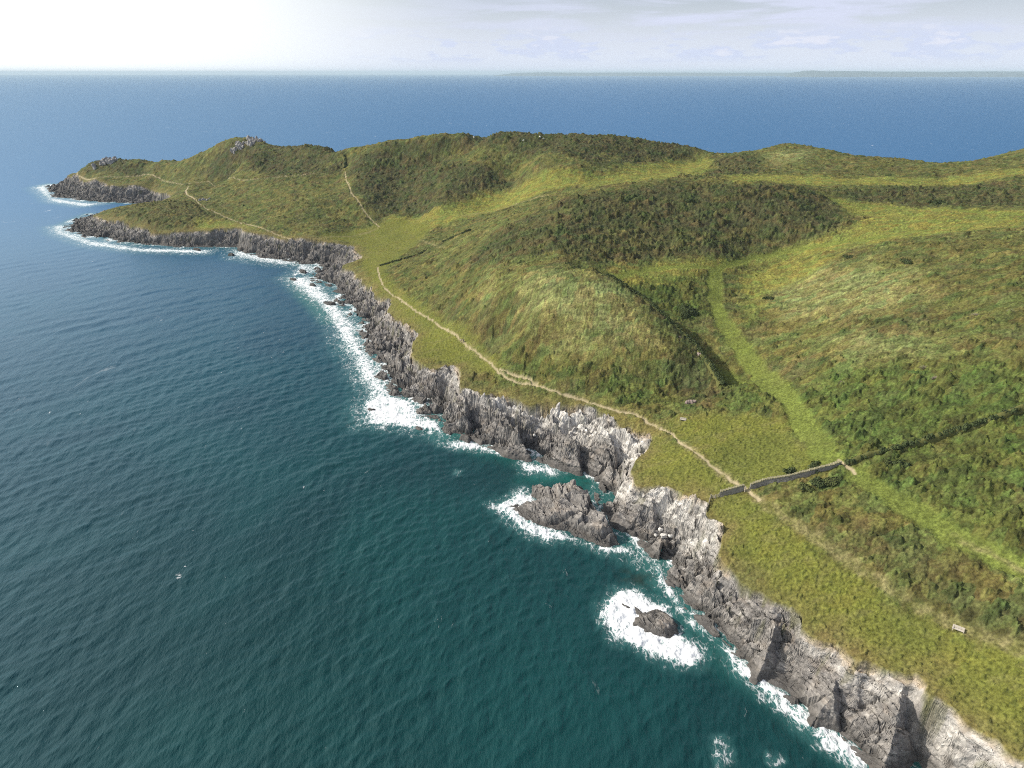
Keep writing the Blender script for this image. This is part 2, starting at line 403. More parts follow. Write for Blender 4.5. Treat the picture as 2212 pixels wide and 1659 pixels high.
paths = {  # picture polylines and half widths in metres
 'coast_a': ([(815,578),(819,596),(830,621),(848,639),(869,651),(902,675),(931,691),(956,710),(992,734),(1010,749)], .30),
 'coast_c': ([(1010,749),(1032,765),(1068,795),(1078,807)], .24),
 'coast_b': ([(1077,807),(1110,826),(1156,834),(1210,852),(1257,864),(1301,881),(1336,891),(1369,897),(1390,910),(1426,926),(1451,939),(1475,960),(1530,1000),(1580,1040)], .30),
 'branch': ([(1080,800),(1105,812),(1135,818),(1160,832)], .35),
 'tip': ([(162,370),(168,380),(180,385),(205,386)], .6),
 'tip_b': ([(205,386),(260,383),(310,378),(335,381),(348,388),(360,393)], .32),
 'mid': ([(407,404),(401,412),(404,422),(420,432)], .7),
 'mid_b': ([(420,432),(450,455),(504,477),(569,495),(630,517),(666,521)], .3),
 'contour': ([(360,393),(410,397),(450,393),(520,391),(600,385),(680,379)], .2),
 'trench': ([(745,372),(748,390),(760,420),(785,455),(805,478),(820,490)], .28),
 'gate_a': ([(1580,1040),(1602,1054),(1616,1063),(1640,1082)], .45),
 'gate_b': ([(1812,996),(1820,1006),(1838,1018),(1846,1024)], .35),
}
tracks = {
 'valley': ([(1545,585),(1545,640),(1560,690),(1600,740),(1640,790),(1690,850),(1725,900),(1755,950),(1795,995)], 2.7),
 'below_wall': ([(1850,1027),(1870,1045),(1950,1095),(2030,1140),(2120,1190),(2240,1255)], 1.9),
 'spur': ([(1245,580),(1300,590),(1350,620),(1420,668),(1500,726),(1550,766),(1600,802),(1650,838),(1690,862)], 1.5),
 'level': ([(1240,580),(1400,577),(1545,582),(1620,560),(1720,540),(1850,520),(2000,497),(2230,470)], 1.6),
 'upper': ([(1795,431),(1900,447),(2050,455),(2230,463)], 1.5),
}
worn = {
 'worn': ([(1475,960),(1530,1000),(1580,1040)], .9),
 'worn_b': ([(1638,1080),(1700,1125),(1760,1165),(1830,1215),(1900,1260),(1960,1300),(2040,1345),(2120,1378),(2240,1425)], 1.0),
 'worn_c': ([(1010,749),(1040,770),(1068,795)], .7),
 'worn_d': ([(666,521),(720,512),(800,502),(820,490)], .9),
 'worn_e': ([(1000,470),(1080,452),(1180,425)], 1.5),
 'rightline': ([(2060,1155),(2130,1192),(2175,1217),(2230,1250)], .12),
 'worn_f': ([(905,520),(930,530),(960,536)], .7),
}
fields_px = {
 'turf': [[(690,512),(760,500),(830,480),(880,474),(930,490),(900,530),(850,566),(830,590),(880,640),(950,688),(1030,742),(1085,790),(1070,812),(1000,800),(960,785),(900,780),(880,770),(890,740),(900,722),(870,700),(850,680),(830,660),(800,615),(775,560),(790,535),(740,522)],
          [(1290,890),(1340,905),(1380,915),(1420,935),(1480,965),(1600,1060),(1660,1100),(1760,1185),(1900,1285),(2030,1345),(2260,1440),(2300,1700),(2190,1680),(2030,1530),(1900,1450),(1720,1335),(1560,1195),(1530,1095),(1455,1066),(1360,1030),(1400,960),(1390,940)],
          [(1440,910),(1600,900),(1680,905),(1760,980),(1800,1010),(1700,1035),(1620,1055),(1520,990),(1460,940)]],
 'yellow': [[(830,470),(950,447),(1050,420),(1140,392),(1300,378),(1440,347),(1530,340),(1540,362),(1440,388),(1250,402),(1150,428),(1000,475),(900,505)],
          [(1790,430),(1900,440),(2212,458),(2212,490),(2000,512),(1800,545),(1650,570),(1500,592),(1250,585),(1330,568),(1550,562),(1700,547),(1830,495),(1880,470),(1830,460)],
          [(1460,385),(1700,380),(1800,383),(1960,385),(2212,365),(2212,378),(1950,405),(1800,400),(1600,397)],
          [(1600,590),(1700,560),(1830,545),(1750,600),(1650,640),(1620,700)], [(560,495),(500,478),(430,470),(420,505),(480,497)]],
 'straw': [[(1130,600),(1220,585),(1300,610),(1380,680),(1420,740),(1300,760),(1200,740),(1130,680)],
          [(1640,610),(1800,570),(1950,590),(2000,650),(1850,690),(1700,690)], [(1055,590),(1085,590),(1065,640),(1045,640)],
          [(1650,335),(1760,325),(1740,345),(1680,360)], [(1780,730),(1900,715),(2000,760),(1850,790)]],
 'heather': [[(1010,560),(1080,505),(1150,460),(1250,425),(1400,403),(1600,400),(1750,415),(1800,450),(1860,490),(1700,540),(1560,552),(1330,558),(1150,562)],
          [(760,350),(850,322),(950,340),(1050,362),(1140,388),(1060,415),(950,445),(850,472),(812,470),(770,430)],
          [(820,315),(1000,295),(1300,290),(1520,330),(1400,350),(1260,352),(1100,320),(900,330)],
          [(420,380),(480,320),(540,304),(600,318),(700,318),(740,340),(735,372),(600,382),(480,388)],
          [(1460,388),(1520,352),(1600,335),(1650,345),(1640,375),(1550,388)], [(1830,420),(1950,405),(2212,388),(2212,445),(2000,452),(1850,437)],
          [(200,350),(300,347),(340,365),(250,375),(190,372)], [(1500,740),(1540,790),(1570,850),(1500,870),(1440,850)]],
 'brown': [[(225,467),(300,442),(420,440),(470,470),(420,497),(330,505),(260,490)], [(1860,1165),(1960,1185),(2100,1265),(2240,1335),(2240,1400),(2050,1330),(1930,1250)],
          [(1450,500),(1560,540),(1400,552),(1200,545)], [(820,1),(821,1),(821,2)], [(1000,790),(1060,800),(1010,840),(980,812)], [(1350,980),(1400,985),(1360,1020)],
          [(980,690),(1050,700),(1100,760),(1050,770)], [(1700,500),(1850,480),(1800,520)]],
 'bracken': [[(1660,900),(1800,780),(1950,790),(2260,800),(2260,1000),(1850,1010),(1780,980),(1720,890)], [(1830,1020),(2260,900),(2260,1240),(2050,1150),(1900,1060)],
          [(1340,600),(1500,590),(1535,680),(1480,690),(1400,640)], [(1060,590),(1095,590),(1100,640),(1065,640)], [(1560,830),(1640,830),(1700,880),(1650,900),(1570,880)],
          [(1000,760),(1100,790),(1280,850),(1480,880),(1500,850),(1350,830),(1150,790)]],
}
FIELDS = {k: [hits(p)[:, :2] for p in v] for k, v in fields_px.items()}
PATHS = {k: (hits(p)[:, :2], w) for k, (p, w) in paths.items()}
TRACKS = {k: (hits(p)[:, :2], w) for k, (p, w) in tracks.items()}
WORN = {k: (hits(p)[:, :2], w) for k, (p, w) in worn.items()}
pale_px = [[(960,800),(1000,792),(1040,850),(1140,875),(1260,885),(1340,925),(1405,950),(1372,1000),(1330,1000),(1250,960),(1180,930),(1080,895),(1010,850)],
           [(1290,1040),(1350,1035),(1400,1055),(1455,1065),(1530,1100),(1500,1130),(1420,1110),(1320,1085)], [(2060,1545),(2200,1640),(2190,1700),(2060,1640),(2040,1580)],
           [(1450,1160),(1550,1150),(1560,1180),(1480,1190)], [(1870,1440),(1950,1460),(1945,1500),(1890,1475)]]
PALE = [hits(p)[:, :2] for p in pale_px]

def near_line(x, y, items, soft):
    """Coverage 0..1 by lines of given half width."""
    o = np.zeros(x.shape, F)
    for P, w in items.values():
        lo = P.min(0) - w - soft - 3; hi = P.max(0) + w + soft + 3
        i = np.nonzero((x > lo[0]) & (x < hi[0]) & (y > lo[1]) & (y < hi[1]))[0]
        if len(i) == 0: continue
        d = dist_poly(x[i], y[i], P, closed=False)
        o[i] = np.maximum(o[i], 1 - sstep(d, w - soft * .4, w + soft))
    return o
def in_fields(x, y, polys, soft):
    o = np.zeros(x.shape, F)
    for P in polys:
        lo = P.min(0) - 2 * soft; hi = P.max(0) + 2 * soft
        i = np.nonzero((x > lo[0]) & (x < hi[0]) & (y > lo[1]) & (y < hi[1]))[0]
        if len(i) == 0: continue
        o[i] = np.maximum(o[i], sstep(dist_poly(x[i], y[i], P), -soft, soft))
    return o

# ------------------------------------------------------------------ rock relief shared by cliffs and sea rocks
def bed_coords(x, y):
    c, s_ = math.cos(STRIKE), math.sin(STRIKE)
    wob = 3.0 * fbm(x / 30, y / 30, 61, 2)
    return x * s_ + y * c, x * c - y * s_ + wob
def slabs(x, y, s, off, tilt, dipx, dipy):
    """Flat tilted slabs: nearest feature point carries a plane; returns height, edge closeness and a random value."""
    x = x.astype(F); y = y.astype(F)
    fx, fy = np.floor(x), np.floor(y); ix, iy = fx.astype(np.int32), fy.astype(np.int32)
    d1 = np.full(x.shape, 9, F); d2 = np.full(x.shape, 9, F); h_ = np.zeros(x.shape, F); cid = np.zeros(x.shape, F)
    for j in (-1, 0, 1):
        for i in (-1, 0, 1):
            h = _h(ix + i, iy + j, s); h2 = _h(iy + j, ix + i, s + 31); r1, r2 = _r(h), _r(h2); r3 = _r(h ^ (h2 >> np.uint32(3)))
            qx = x - (fx + i + r1); qy = y - (fy + j + r2); d = qx * qx + qy * qy; near = d < d1
            hh = (r3 - .5) * off + qx * (dipx + (r1 - .5) * tilt) + qy * (dipy + (r2 - .5) * tilt)
            d2 = np.where(near, d1, np.minimum(d2, d)); h_ = np.where(near, hh, h_); cid = np.where(near, r3, cid); d1 = np.where(near, d, d1)
    return h_, np.sqrt(d2) - np.sqrt(d1), cid
def rock_relief(x, y, z):
    """Buttresses, clefts and tilted slabs; the pattern leans with height, so that steep faces are not drawn out."""
    a, w = bed_coords(x, y); w0 = w
    a = a + .5 * z; w = w + 1.3 * z; xs = x + .9 * z; ys = y + .8 * z
    r = 2.6 * fbm(xs / 14, ys / 14, 40, 3) + 1.2 * perlin(x / 24, y / 24, 34)
    wob = .5 * fbm(a / 5, w / 5, 36, 3); wob2 = .5 * fbm(a / 5, w / 5, 38, 3)
    k = 1 - .45 * sstep(y, 165, 230)                     # the beds are thinner and smoother to the north
    h1, e1, cid0 = slabs(w / 5.2 + wob, a / 9.5 + wob2, 52, 3.2 * k, 3.2, 1.9, .5)
    h2, e2, cid = slabs(w / 2.1 + 1.3 * wob, a / 4.6 + 1.3 * wob2, 57, 1.25 * k, 1.6 * k, .9, .2)
    h3, e3, cid2 = slabs(w / .85 + 2 * wob, a / 1.9 + 2 * wob2, 61, .42 * k, .6 * k, .32 * k, .1)
    r += h1 + h2 + h3 - .9 * (1 - sstep(e1, .0, .12)) - .35 * (1 - sstep(e2, .0, .16))
    r -= 2.8 * sstep(1 - 2 * np.abs(perlin((a * .75 + w0 * .66) / 10, (w0 * .75 - a * .66) / 40, 33)), .66, 1.0)
    return r.astype(F), (.5 * cid0 + .5 * cid).astype(F), cid2
def rock_colour(x, y, z, relief, cid, cid2, pale):
    n = len(x); a, w = bed_coords(x, y)
    a = a + .5 * z; w = w + 1.3 * z; x = x + .9 * z; y = y + .8 * z
    base = np.empty((n, 3), F)
    t = np.clip(.5 + .9 * fbm(w / 3, a / 9, 70, 4) + .35 * (cid - .5), 0, 1)[:, None]
    g1, g2 = np.array([.130, .123, .118], F), np.array([.242, .224, .206], F)
    base[:] = g1 + (g2 - g1) * t
    br = sstep(fbm(x / 5, y / 5, 76, 3), .05, .45)[:, None]
    base += br * (np.array([.225, .185, .148], F) - base) * .5
    vein = sstep(fbm(w / .8 + .3 * perlin(a, w, 4), a / 7, 83, 2, .5, True), .72, .86)[:, None]
    base += vein * (np.array([.46, .43, .39], F) - base) * .6
    p = (pale * np.clip(.85 + 1.5 * fbm(x / 3.0, y / 3.0, 90, 3) + .8 * (cid - .5), 0, 1))[:, None]
    base += p * (np.array([.66, .635, .59], F) - base)
    wet = (1 - sstep(z + .9 * fbm(x / 4, y / 4, 95, 3), .7, 3.4))[:, None]
    base += wet * (np.array([.060, .056, .052], F) - base) * .78
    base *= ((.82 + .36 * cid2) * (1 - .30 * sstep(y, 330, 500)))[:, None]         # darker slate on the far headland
    return base
# ------------------------------------------------------------------ the land: a sheet for the turf and a finer one for the rocks
def radial_rows(r0, r1, h, k, cap):
    r = [r0]
    while r[-1] < r1: r.append(r[-1] + min(cap, (r[-1] ** 2 + h * h) / h * k))
    return np.array(r, F)
def fan(az, rr, keepf):
    aa, rr_ = np.meshgrid(az, rr); n, k = len(rr), len(az)
    x = (rr_ * np.sin(aa)).ravel(); y = (rr_ * np.cos(aa)).ravel()
    keep = keepf(x, y)
    idx = np.full(x.shape, -1, np.int32); idx[keep] = np.arange(keep.sum(), dtype=np.int32)
    i2 = idx.reshape(n, k)
    q = np.stack([i2[:-1, :-1], i2[:-1, 1:], i2[1:, 1:], i2[1:, :-1]], -1).reshape(-1, 4)
    return x[keep].copy(), y[keep].copy(), q[(q >= 0).all(1)]
def signed_line(x, y, P):
    """Distance to an open polyline, side (+ on its right) and how far along (0..1)."""
    best = np.full(x.shape, 1e9, F); side = np.ones(x.shape, F); al = np.zeros(x.shape, F)
    n = len(P) - 1
    for i in range(n):
        ax, ay, bx, by = F(P[i][0]), F(P[i][1]), F(P[i + 1][0]), F(P[i + 1][1])
        ex, ey = bx - ax, by - ay; px, py = x - ax, y - ay
        t = np.clip((px * ex + py * ey) / (ex * ex + ey * ey), 0, 1)
        d = np.hypot(px - t * ex, py - t * ey); m = d < best
        best = np.where(m, d, best); side = np.where(m, np.sign(py * ex - px * ey), side); al = np.where(m, (i + t) / n, al)
    return best, side, al
SPUR = hits([(1235,582),(1300,591),(1350,621),(1400,656),(1450,701),(1500,746),(1540,800),(1568,848)])[:, :2]
def spur_drop(x, y):
    """The spur is gentle on the sea side and falls abruptly to the valley: depth of the fall, crest and flank cover."""
    drop = np.zeros(x.shape, F); crest = np.zeros(x.shape, F); flank = np.zeros(x.shape, F)
    i = np.nonzero((x > SPUR[:, 0].min() - 60) & (x < SPUR[:, 0].max() + 60) & (y > SPUR[:, 1].min() - 30) & (y < SPUR[:, 1].max() + 40))[0]
    if len(i):
        d, sd, al = signed_line(x[i], y[i], SPUR); d = d + .9 * fbm(x[i] / 6, y[i] / 6, 112, 2)
        wgt = sstep(al, 0, .10) * sstep(al, 1.0, .86); right = sd > 0
        drop[i] = wgt * np.where(right, 6.5 * sstep(d, .2, 3.6) * np.exp(-np.maximum(d - 6, 0) / 15), 0)
        crest[i] = wgt * np.where(right, sstep(d, 9, 5), sstep(d, 6, 1)); flank[i] = crest[i] * right
    return drop, crest, flank

SPINES = [[(1950,1462,13),(1944,1530,10.5),(1928,1600,6),(1908,1645,2.5)], [(1385,1046,11.5),(1407,1084,9),(1415,1120,6),(1418,1142,1.5)], [(1180,880,12),(1238,955,8.5),(1252,1003,3)],
          [(1060,862,11),(1120,935,7.5),(1142,982,2)], [(1290,905,12.5),(1330,985,8),(1325,1018,5)], [(1000,845,10.5),(1010,900,6),(960,918,2)], [(1700,1318,11),(1660,1400,6.5),(1640,1455,2)], [(1820,1405,11),(1800,1500,7),(1770,1545,2.5)]]
SPINES = [np.array([at_z(u, v, z) for u, v, z in s_], F) for s_ in SPINES]
def spines(x, y, z, veg):
    """Buttresses: ribs of rock running down from the cliff top, steep on both sides."""
    z = z.copy()
    for S in SPINES:
        i = np.nonzero((x > S[:, 0].min() - 9) & (x < S[:, 0].max() + 9) & (y > S[:, 1].min() - 9) & (y < S[:, 1].max() + 9))[0]
        if not len(i): continue
        d, sd, al = signed_line(x[i] + fbm(x[i] / 4, y[i] / 4, 118, 3), y[i] + fbm(x[i] / 4, y[i] / 4, 119, 3), S[:, :2])
        h = np.interp(al * (len(S) - 1), np.arange(len(S)), S[:, 2]).astype(F)
        z[i] = np.where(veg[i] < .5, np.maximum(z[i], h - np.where(sd > 0, 2.2, 1.2) * d), z[i])
    return z
def land(x, y, rocky):
    """Heights and colours of the ground at these points."""
    top, dc, dg, s = macro(x, y)
    width = np.maximum(dc, 0) + np.maximum(-dg, 0)
    dge = dg + .8 * fbm(x / 4.5, y / 4.5, 101, 2)
    veg = sstep(dge, -.35, .35)
    s = np.clip(s + .30 * fbm(x / 7, y / 7, 105, 3) * 4 * s * (1 - s), 0, 1)
    z = profile(top, dc, dg, s)
    z += veg * sstep(dg, 4, 30) * (1.2 * fbm(x / 26, y / 26, 110, 3) + 1.3 * sstep(dg, 20, 60) * (fbm(x / 60, y / 42, 116, 3, .5, True) - .3))
    z = spines(x, y, z, veg)
    drop, crest, flank = spur_drop(x, y); z -= drop
    relief, cid, cid2 = rock_relief(x, y, z)
    env = sstep(dc, -.5, 3.0) * (1 - veg) * np.clip(width / 10, .3, 1.1)
    z += env * relief * (1.1 - .5 * sstep(y, 300, 460)) * np.clip(width / 13, .4, 1)
    z -= (1 - veg) * sstep(dc, .3, 4) * sstep(-dg, 6, 0) * .9
    def cover(k, soft, wob):
        q = wob * 2.2
        return in_fields(x + wob * fbm(x / q, y / q, 120, 3), y + wob * fbm(x / q, y / q, 125, 3), FIELDS[k], soft)
    f = {k: cover(k, a, b) for k, a, b in (('turf', 3.0, 3), ('yellow', 5, 6), ('straw', 9, 8), ('heather', 6, 13), ('brown', 5, 6), ('bracken', 6, 6))}
    f_turf, f_yel, f_straw, f_hea, f_bro, f_bra = (f[k] for k in ('turf', 'yellow', 'straw', 'heather', 'brown', 'bracken'))
    f_hea = f_hea * sstep(fbm(x / 30, y / 24, 133, 3) + .6 * fbm(x / 9, y / 9, 137, 3), -.62, -.28)
    f_hea = np.maximum(f_hea, crest * .8)
    f_path = sstep(fbm(x / 5, y / 5, 29, 3), -.75, -.15) * near_line(x + .5 * perlin(x / 2.5, y / 2.5, 3), y + .5 * perlin(x / 2.5, y / 2.5, 6), PATHS, .28) * veg
    f_trk = near_line(x + 2.0 * fbm(x / 7, y / 7, 13, 3), y + 2.0 * fbm(x / 7, y / 7, 16, 3), TRACKS, 1.5) * veg
    f_worn = near_line(x + .8 * perlin(x / 3, y / 3, 23), y, WORN, 1.2) * veg
    n_big = fbm(x / 38, y / 38, 130, 4); n_mid = fbm(x / 9, y / 9, 140, 4); n_sml = fbm(x / 2.2, y / 2.2, 150, 3); n_fin = fbm(x / .8, y / .8, 152, 2)
    n_str = fbm((x - .35 * y) / 5.0, (x * .35 + y) / 1.5, 155, 3)        # wind-combed grain
    C = np.empty((len(x), 3), F)
    def lay(col, fac): C[:] += (np.array(col, F) - C) * np.clip(fac, 0, 1)[:, None]
    C[:] = np.array(PAL['base'], F)
    lay(PAL['dull'], sstep(n_big, -.05, .35))
    lay(PAL['hay'], sstep(n_mid + .6 * n_str, .05, .5) * .75)
    lay(PAL['rust'], sstep(fbm(x / 14, y / 14, 160, 4), .06, .36) * .75)
    lay(PAL['scrub'], sstep(fbm(x / 6, y / 6, 165, 3), .12, .4) * .8)
    lay(PAL['heather'], f_hea * (.72 + .5 * n_mid)); lay(PAL['gorse'], f_hea * sstep(n_mid + .4 * n_big, .0, .3) * .75)
    lay(PAL['ling'], f_hea * sstep(fbm(x / 17, y / 17, 170, 3), .08, .3) * .8)
    lay(PAL['fern'], f_bra * (.6 + .6 * n_mid)); lay(PAL['fern2'], f_bra * sstep(n_str, .1, .4) * .6)
    lay(PAL['brown'], f_bro * (.75 + .6 * n_mid))
    lay(PAL['straw'], f_straw * np.clip(.5 + .8 * n_str + .5 * n_mid, 0, 1))
    lay(PAL['yellow'], f_yel * np.clip(.72 + .6 * n_str + .4 * n_mid, 0, 1))
    lay(PAL['turf'], f_turf * np.clip(.85 + .5 * n_mid, 0, 1))
    lay(PAL['turf2'], f_turf * sstep(n_mid, .1, .4) * .6)
    lay(PAL['hay'], f_turf * sstep(fbm(x / 6, y / 4, 172, 3), .05, .4) * .5); lay(PAL['scrub'], f_turf * sstep(fbm(x / 2.6, y / 2.2, 174, 3), .26, .5) * .5); lay(PAL['fern2'], f_turf * sstep(n_big, .05, .3) * .45)
    lay(PAL['track'], f_trk * np.clip(.75 + .5 * n_mid, 0, 1))
    lay(PAL['worn'], f_worn * np.clip(.5 + .9 * n_sml + .6 * n_mid, 0, 1))
    lay(PAL['scrub'], flank * .8)  # scrub on the steep side; its dark colour also paints the spur's shadow
    fringe = (1 - sstep(dg + 2.5 * fbm(x / 6, y / 6, 139, 3), 0, 8)) * veg
    lay(PAL['fringe'], fringe * np.clip(.65 + .9 * n_mid, 0, 1) * .9)
    # plant relief: cushions, tussocks, turf
    tall = np.clip(1 - np.maximum.reduce([f_turf * .93, f_trk, f_path, f_worn * .9, fringe * .7]), 0, 1)
    scr = np.clip(tall * (.55 + .55 * f_hea + .35 * f_bra + .55 * f_bro - .30 * f_yel - .25 * f_straw), .0, 1.3)
    wxx = x + .5 * perlin(x / 1.3, y / 1.3, 180); wyy = y + .5 * perlin(x / 1.3, y / 1.3, 181)
    a1, _, k1 = worley(wxx / 2.6, wyy / 2.0, 190); a2, _, k2 = worley(wxx / 1.25, wyy / 1.05, 195); a3, _, k3 = worley(wxx / 5.2, wyy / 4.2, 199)
    cush = (1 - sstep(a1, 0, .85)) * (.35 + .9 * k1) * .75 + (1 - sstep(a2, 0, .8)) * (.3 + .9 * k2) * .42 + (1 - sstep(a3, 0, .62)) * sstep(k3, .55, 1) * 1.3
    plant = .66 * scr * cush * (.95 + 1.1 * np.clip(n_mid + .3, 0, 1))
    tuft = (1 - sstep(a2, .1, .55)) * sstep(k2, .2, .9) * .34 * np.clip(.35 + f_turf + .6 * f_yel + .6 * f_straw, 0, 1) * (1 - f_trk) * (1 - f_path) * (1 - .8 * f_worn)
    # gorse and bracken clumps standing out of the cover, with edges of their own
    cl = fbm(x / 6.5, y / 5.0, 220, 4, .55); cl2 = fbm(x / 2.8, y / 2.3, 226, 3)
    clump = np.maximum(sstep(cl, .26 - .13 * f_bra - .10 * f_hea - .08 * f_bro, .34 - .13 * f_bra - .10 * f_hea - .08 * f_bro), .8 * sstep(cl2, .38, .46)) * np.clip(tall * 1.2 - .2, 0, 1) * (1 - .7 * f_yel) * (1 - .5 * f_straw) * veg
    plant = plant * (1 + .5 * clump) + clump * (.36 + .4 * np.clip(cl, 0, 1))
    lay(np.array(PAL['scrub']) * .92, clump * np.clip(.62 + .8 * n_sml, 0, 1))
    z += veg * (plant + tuft + .32 * n_str * (f_yel + f_straw) * tall + .06 * n_sml + .16 * n_fin * (.2 + tall))
    z -= f_path * .12 + f_trk * .15
    hue = (k1 - .5) * tall * (1 - .6 * f_yel)
    C *= (1 + .55 * hue + (.34 - .2 * f_turf) * (k2 - .5) + (.25 - .08 * f_turf) * n_sml + .22 * n_fin)[:, None]
    C[:, 0] *= 1 + .30 * (k3 - .5) * tall; C[:, 1] *= 1 + .18 * (k2 - .5) * tall
    tsp = sstep(k2, .5, .9) * (1 - sstep(a2, .15, .5)) * f_turf * (1 - f_trk)
    C += tsp[:, None] * (np.array([.070, .085, .024], F) - C) * .45
    lay(PAL['earth'], f_path * np.clip(.95 + .5 * n_sml, 0, 1))
    C[:, 2] *= .84; C *= (1 - .05 * f_turf)[:, None]
    # rocks
    rk = np.nonzero(veg < .999)[0]
    if len(rk):
        pale = in_fields(x[rk], y[rk], PALE, 4.0); sr, nm = s[rk], n_mid[rk]
        pale = np.maximum(pale * sstep(sr, .28, .62), sstep(sr + .35 * nm, .78, 1.05) * .35)
        RC = rock_colour(x[rk], y[rk], z[rk], relief[rk], cid[rk], cid2[rk], pale)
        scarp = sstep(sr, .90, .985) * sstep(nm, -.15, .3)
        RC += scarp[:, None] * (np.array([.44, .345, .24], F) - RC) * .7
        mossy = sstep(fbm(x[rk] / 3.5, y[rk] / 3.5, 210, 3), .18, .4) * sstep(sr, .45, .8) * (1 - pale * .5)
        RC += mossy[:, None] * (np.array([.110, .110, .045], F) - RC) * .55
        C[rk] += (RC - C[rk]) * (1 - veg[rk])[:, None]
    np.clip(C, .01, .8, out=C)
    return z, C, veg, dge, f_path, f_trk, np.clip(f_hea, 0, 1)

PAL = dict(base=[0.104, 0.107, 0.038], dull=[0.082, 0.0856, 0.032], hay=[0.165, 0.1551, 0.064], rust=[0.1, 0.09, 0.042], scrub=[0.058, 0.0728, 0.026], heather=[0.058, 0.0541, 0.032], gorse=[0.058, 0.0717, 0.027], ling=[0.076, 0.068, 0.036], fern=[0.068, 0.0942, 0.026], fern2=[0.105, 0.1241, 0.036], brown=[0.094, 0.09, 0.04], straw=[0.24, 0.2408, 0.11], yellow=[0.2, 0.2011, 0.054], turf=[0.15326, 0.1625, 0.038], turf2=[0.15, 0.139, 0.04], track=[0.138, 0.169, 0.042], worn=[0.21, 0.1855, 0.1], fringe=[0.165, 0.1378, 0.062], earth=[0.37, 0.31, 0.23])
LABELS = {"cliff": ("grey slate cliffs and ledges along the whole shore, whitened near the top", "cliff"), "footpath": ("narrow bare earth paths over the headland", "path"),
          "grass_track": ("mown green tracks winding through the valley", "track"), "heather": ("dark brown heather and gorse covering the hilltops", "heather"),
          "hillside": ("rough green and straw coloured grassland of the headland", "hillside")}
def tag(o, label=None, cat=None, group=None, kind=None):
    for k, v in (("label", label), ("category", cat), ("group", group), ("kind", kind)):
        if v is not None: o[k] = v
    return o
def emit(V, Q, C, mask, nm, mt, smooth, kd):
    if mask.any(): tag(split_grid(V, Q, mask, name=nm, mat=mt, smooth=smooth, attrs={"Col": ('FLOAT_COLOR', C)}), *LABELS[nm], kind=kd)

AZ = np.arange(-0.70, 1.02, .00105, dtype=F)
X, Y, Q = fan(AZ, radial_rows(86, 1010, 96, .00095, .95), lambda x, y: linear(DG, DX0, DY0, DS, x, y) > -3.5)
Z, C, veg, dge, f_path, f_trk, f_hea = land(X, Y, False)
Z -= sstep(-dge, 0, .6) * .5                                        # tucks under the rock sheet
V = np.c_[X, Y, Z]
fm = lambda a: a[Q].mean(1)
q_veg, q_path, q_trk, q_hea, q_dg = fm(veg), fm(f_path), fm(f_trk), fm(f_hea), fm(dge)
ok = q_dg > -1.2
m_path = ok & (q_path > .45)
m_trk = ok & ~m_path & (q_trk > .5)
m_hea = ok & ~m_path & ~m_trk & (q_hea > .55)
m_hill = ok & ~(m_path | m_trk | m_hea)
emit(V, Q, C, m_path, "footpath", M_PATH, True, 'structure')
emit(V, Q, C, m_trk, "grass_track", M_VEG, True, 'structure')
emit(V, Q, C, m_hea, "heather", M_VEG, True, 'stuff')
emit(V, Q, C, m_hill, "hillside", M_VEG, True, 'structure')
def rock_zone(x, y):
    return (linear(DC, DX0, DY0, DS, x, y) > -5) & (linear(DG, DX0, DY0, DS, x, y) < 2.2)
X, Y, Q = fan(np.arange(-0.70, .80, .00100, dtype=F), radial_rows(86, 1000, 110, .00036, .42), rock_zone)
Z, C, veg, dge, f_path, f_trk, f_hea = land(X, Y, True)
# ledges overhang a little: push the faces seaward with height-dependent noise
gxv = linear(DC, DX0, DY0, DS, X + 1, Y) - linear(DC, DX0, DY0, DS, X - 1, Y); gyv = linear(DC, DX0, DY0, DS, X, Y + 1) - linear(DC, DX0, DY0, DS, X, Y - 1)
push = .8 * (.55 * perlin((X + Y) / 2.5, Z / 1.1, 400) + .30 * perlin((X - Y) / 1.2, Z / .55, 403)) * (1 - veg) * sstep(Z, .2, 2)
V = np.c_[X - gxv * .5 * push, Y - gyv * .5 * push, Z]
emit(V, Q, C, (veg[Q].mean(1) < .5) , "cliff", M_ROCK, False, 'structure')
del V, Q, C, X, Y, Z
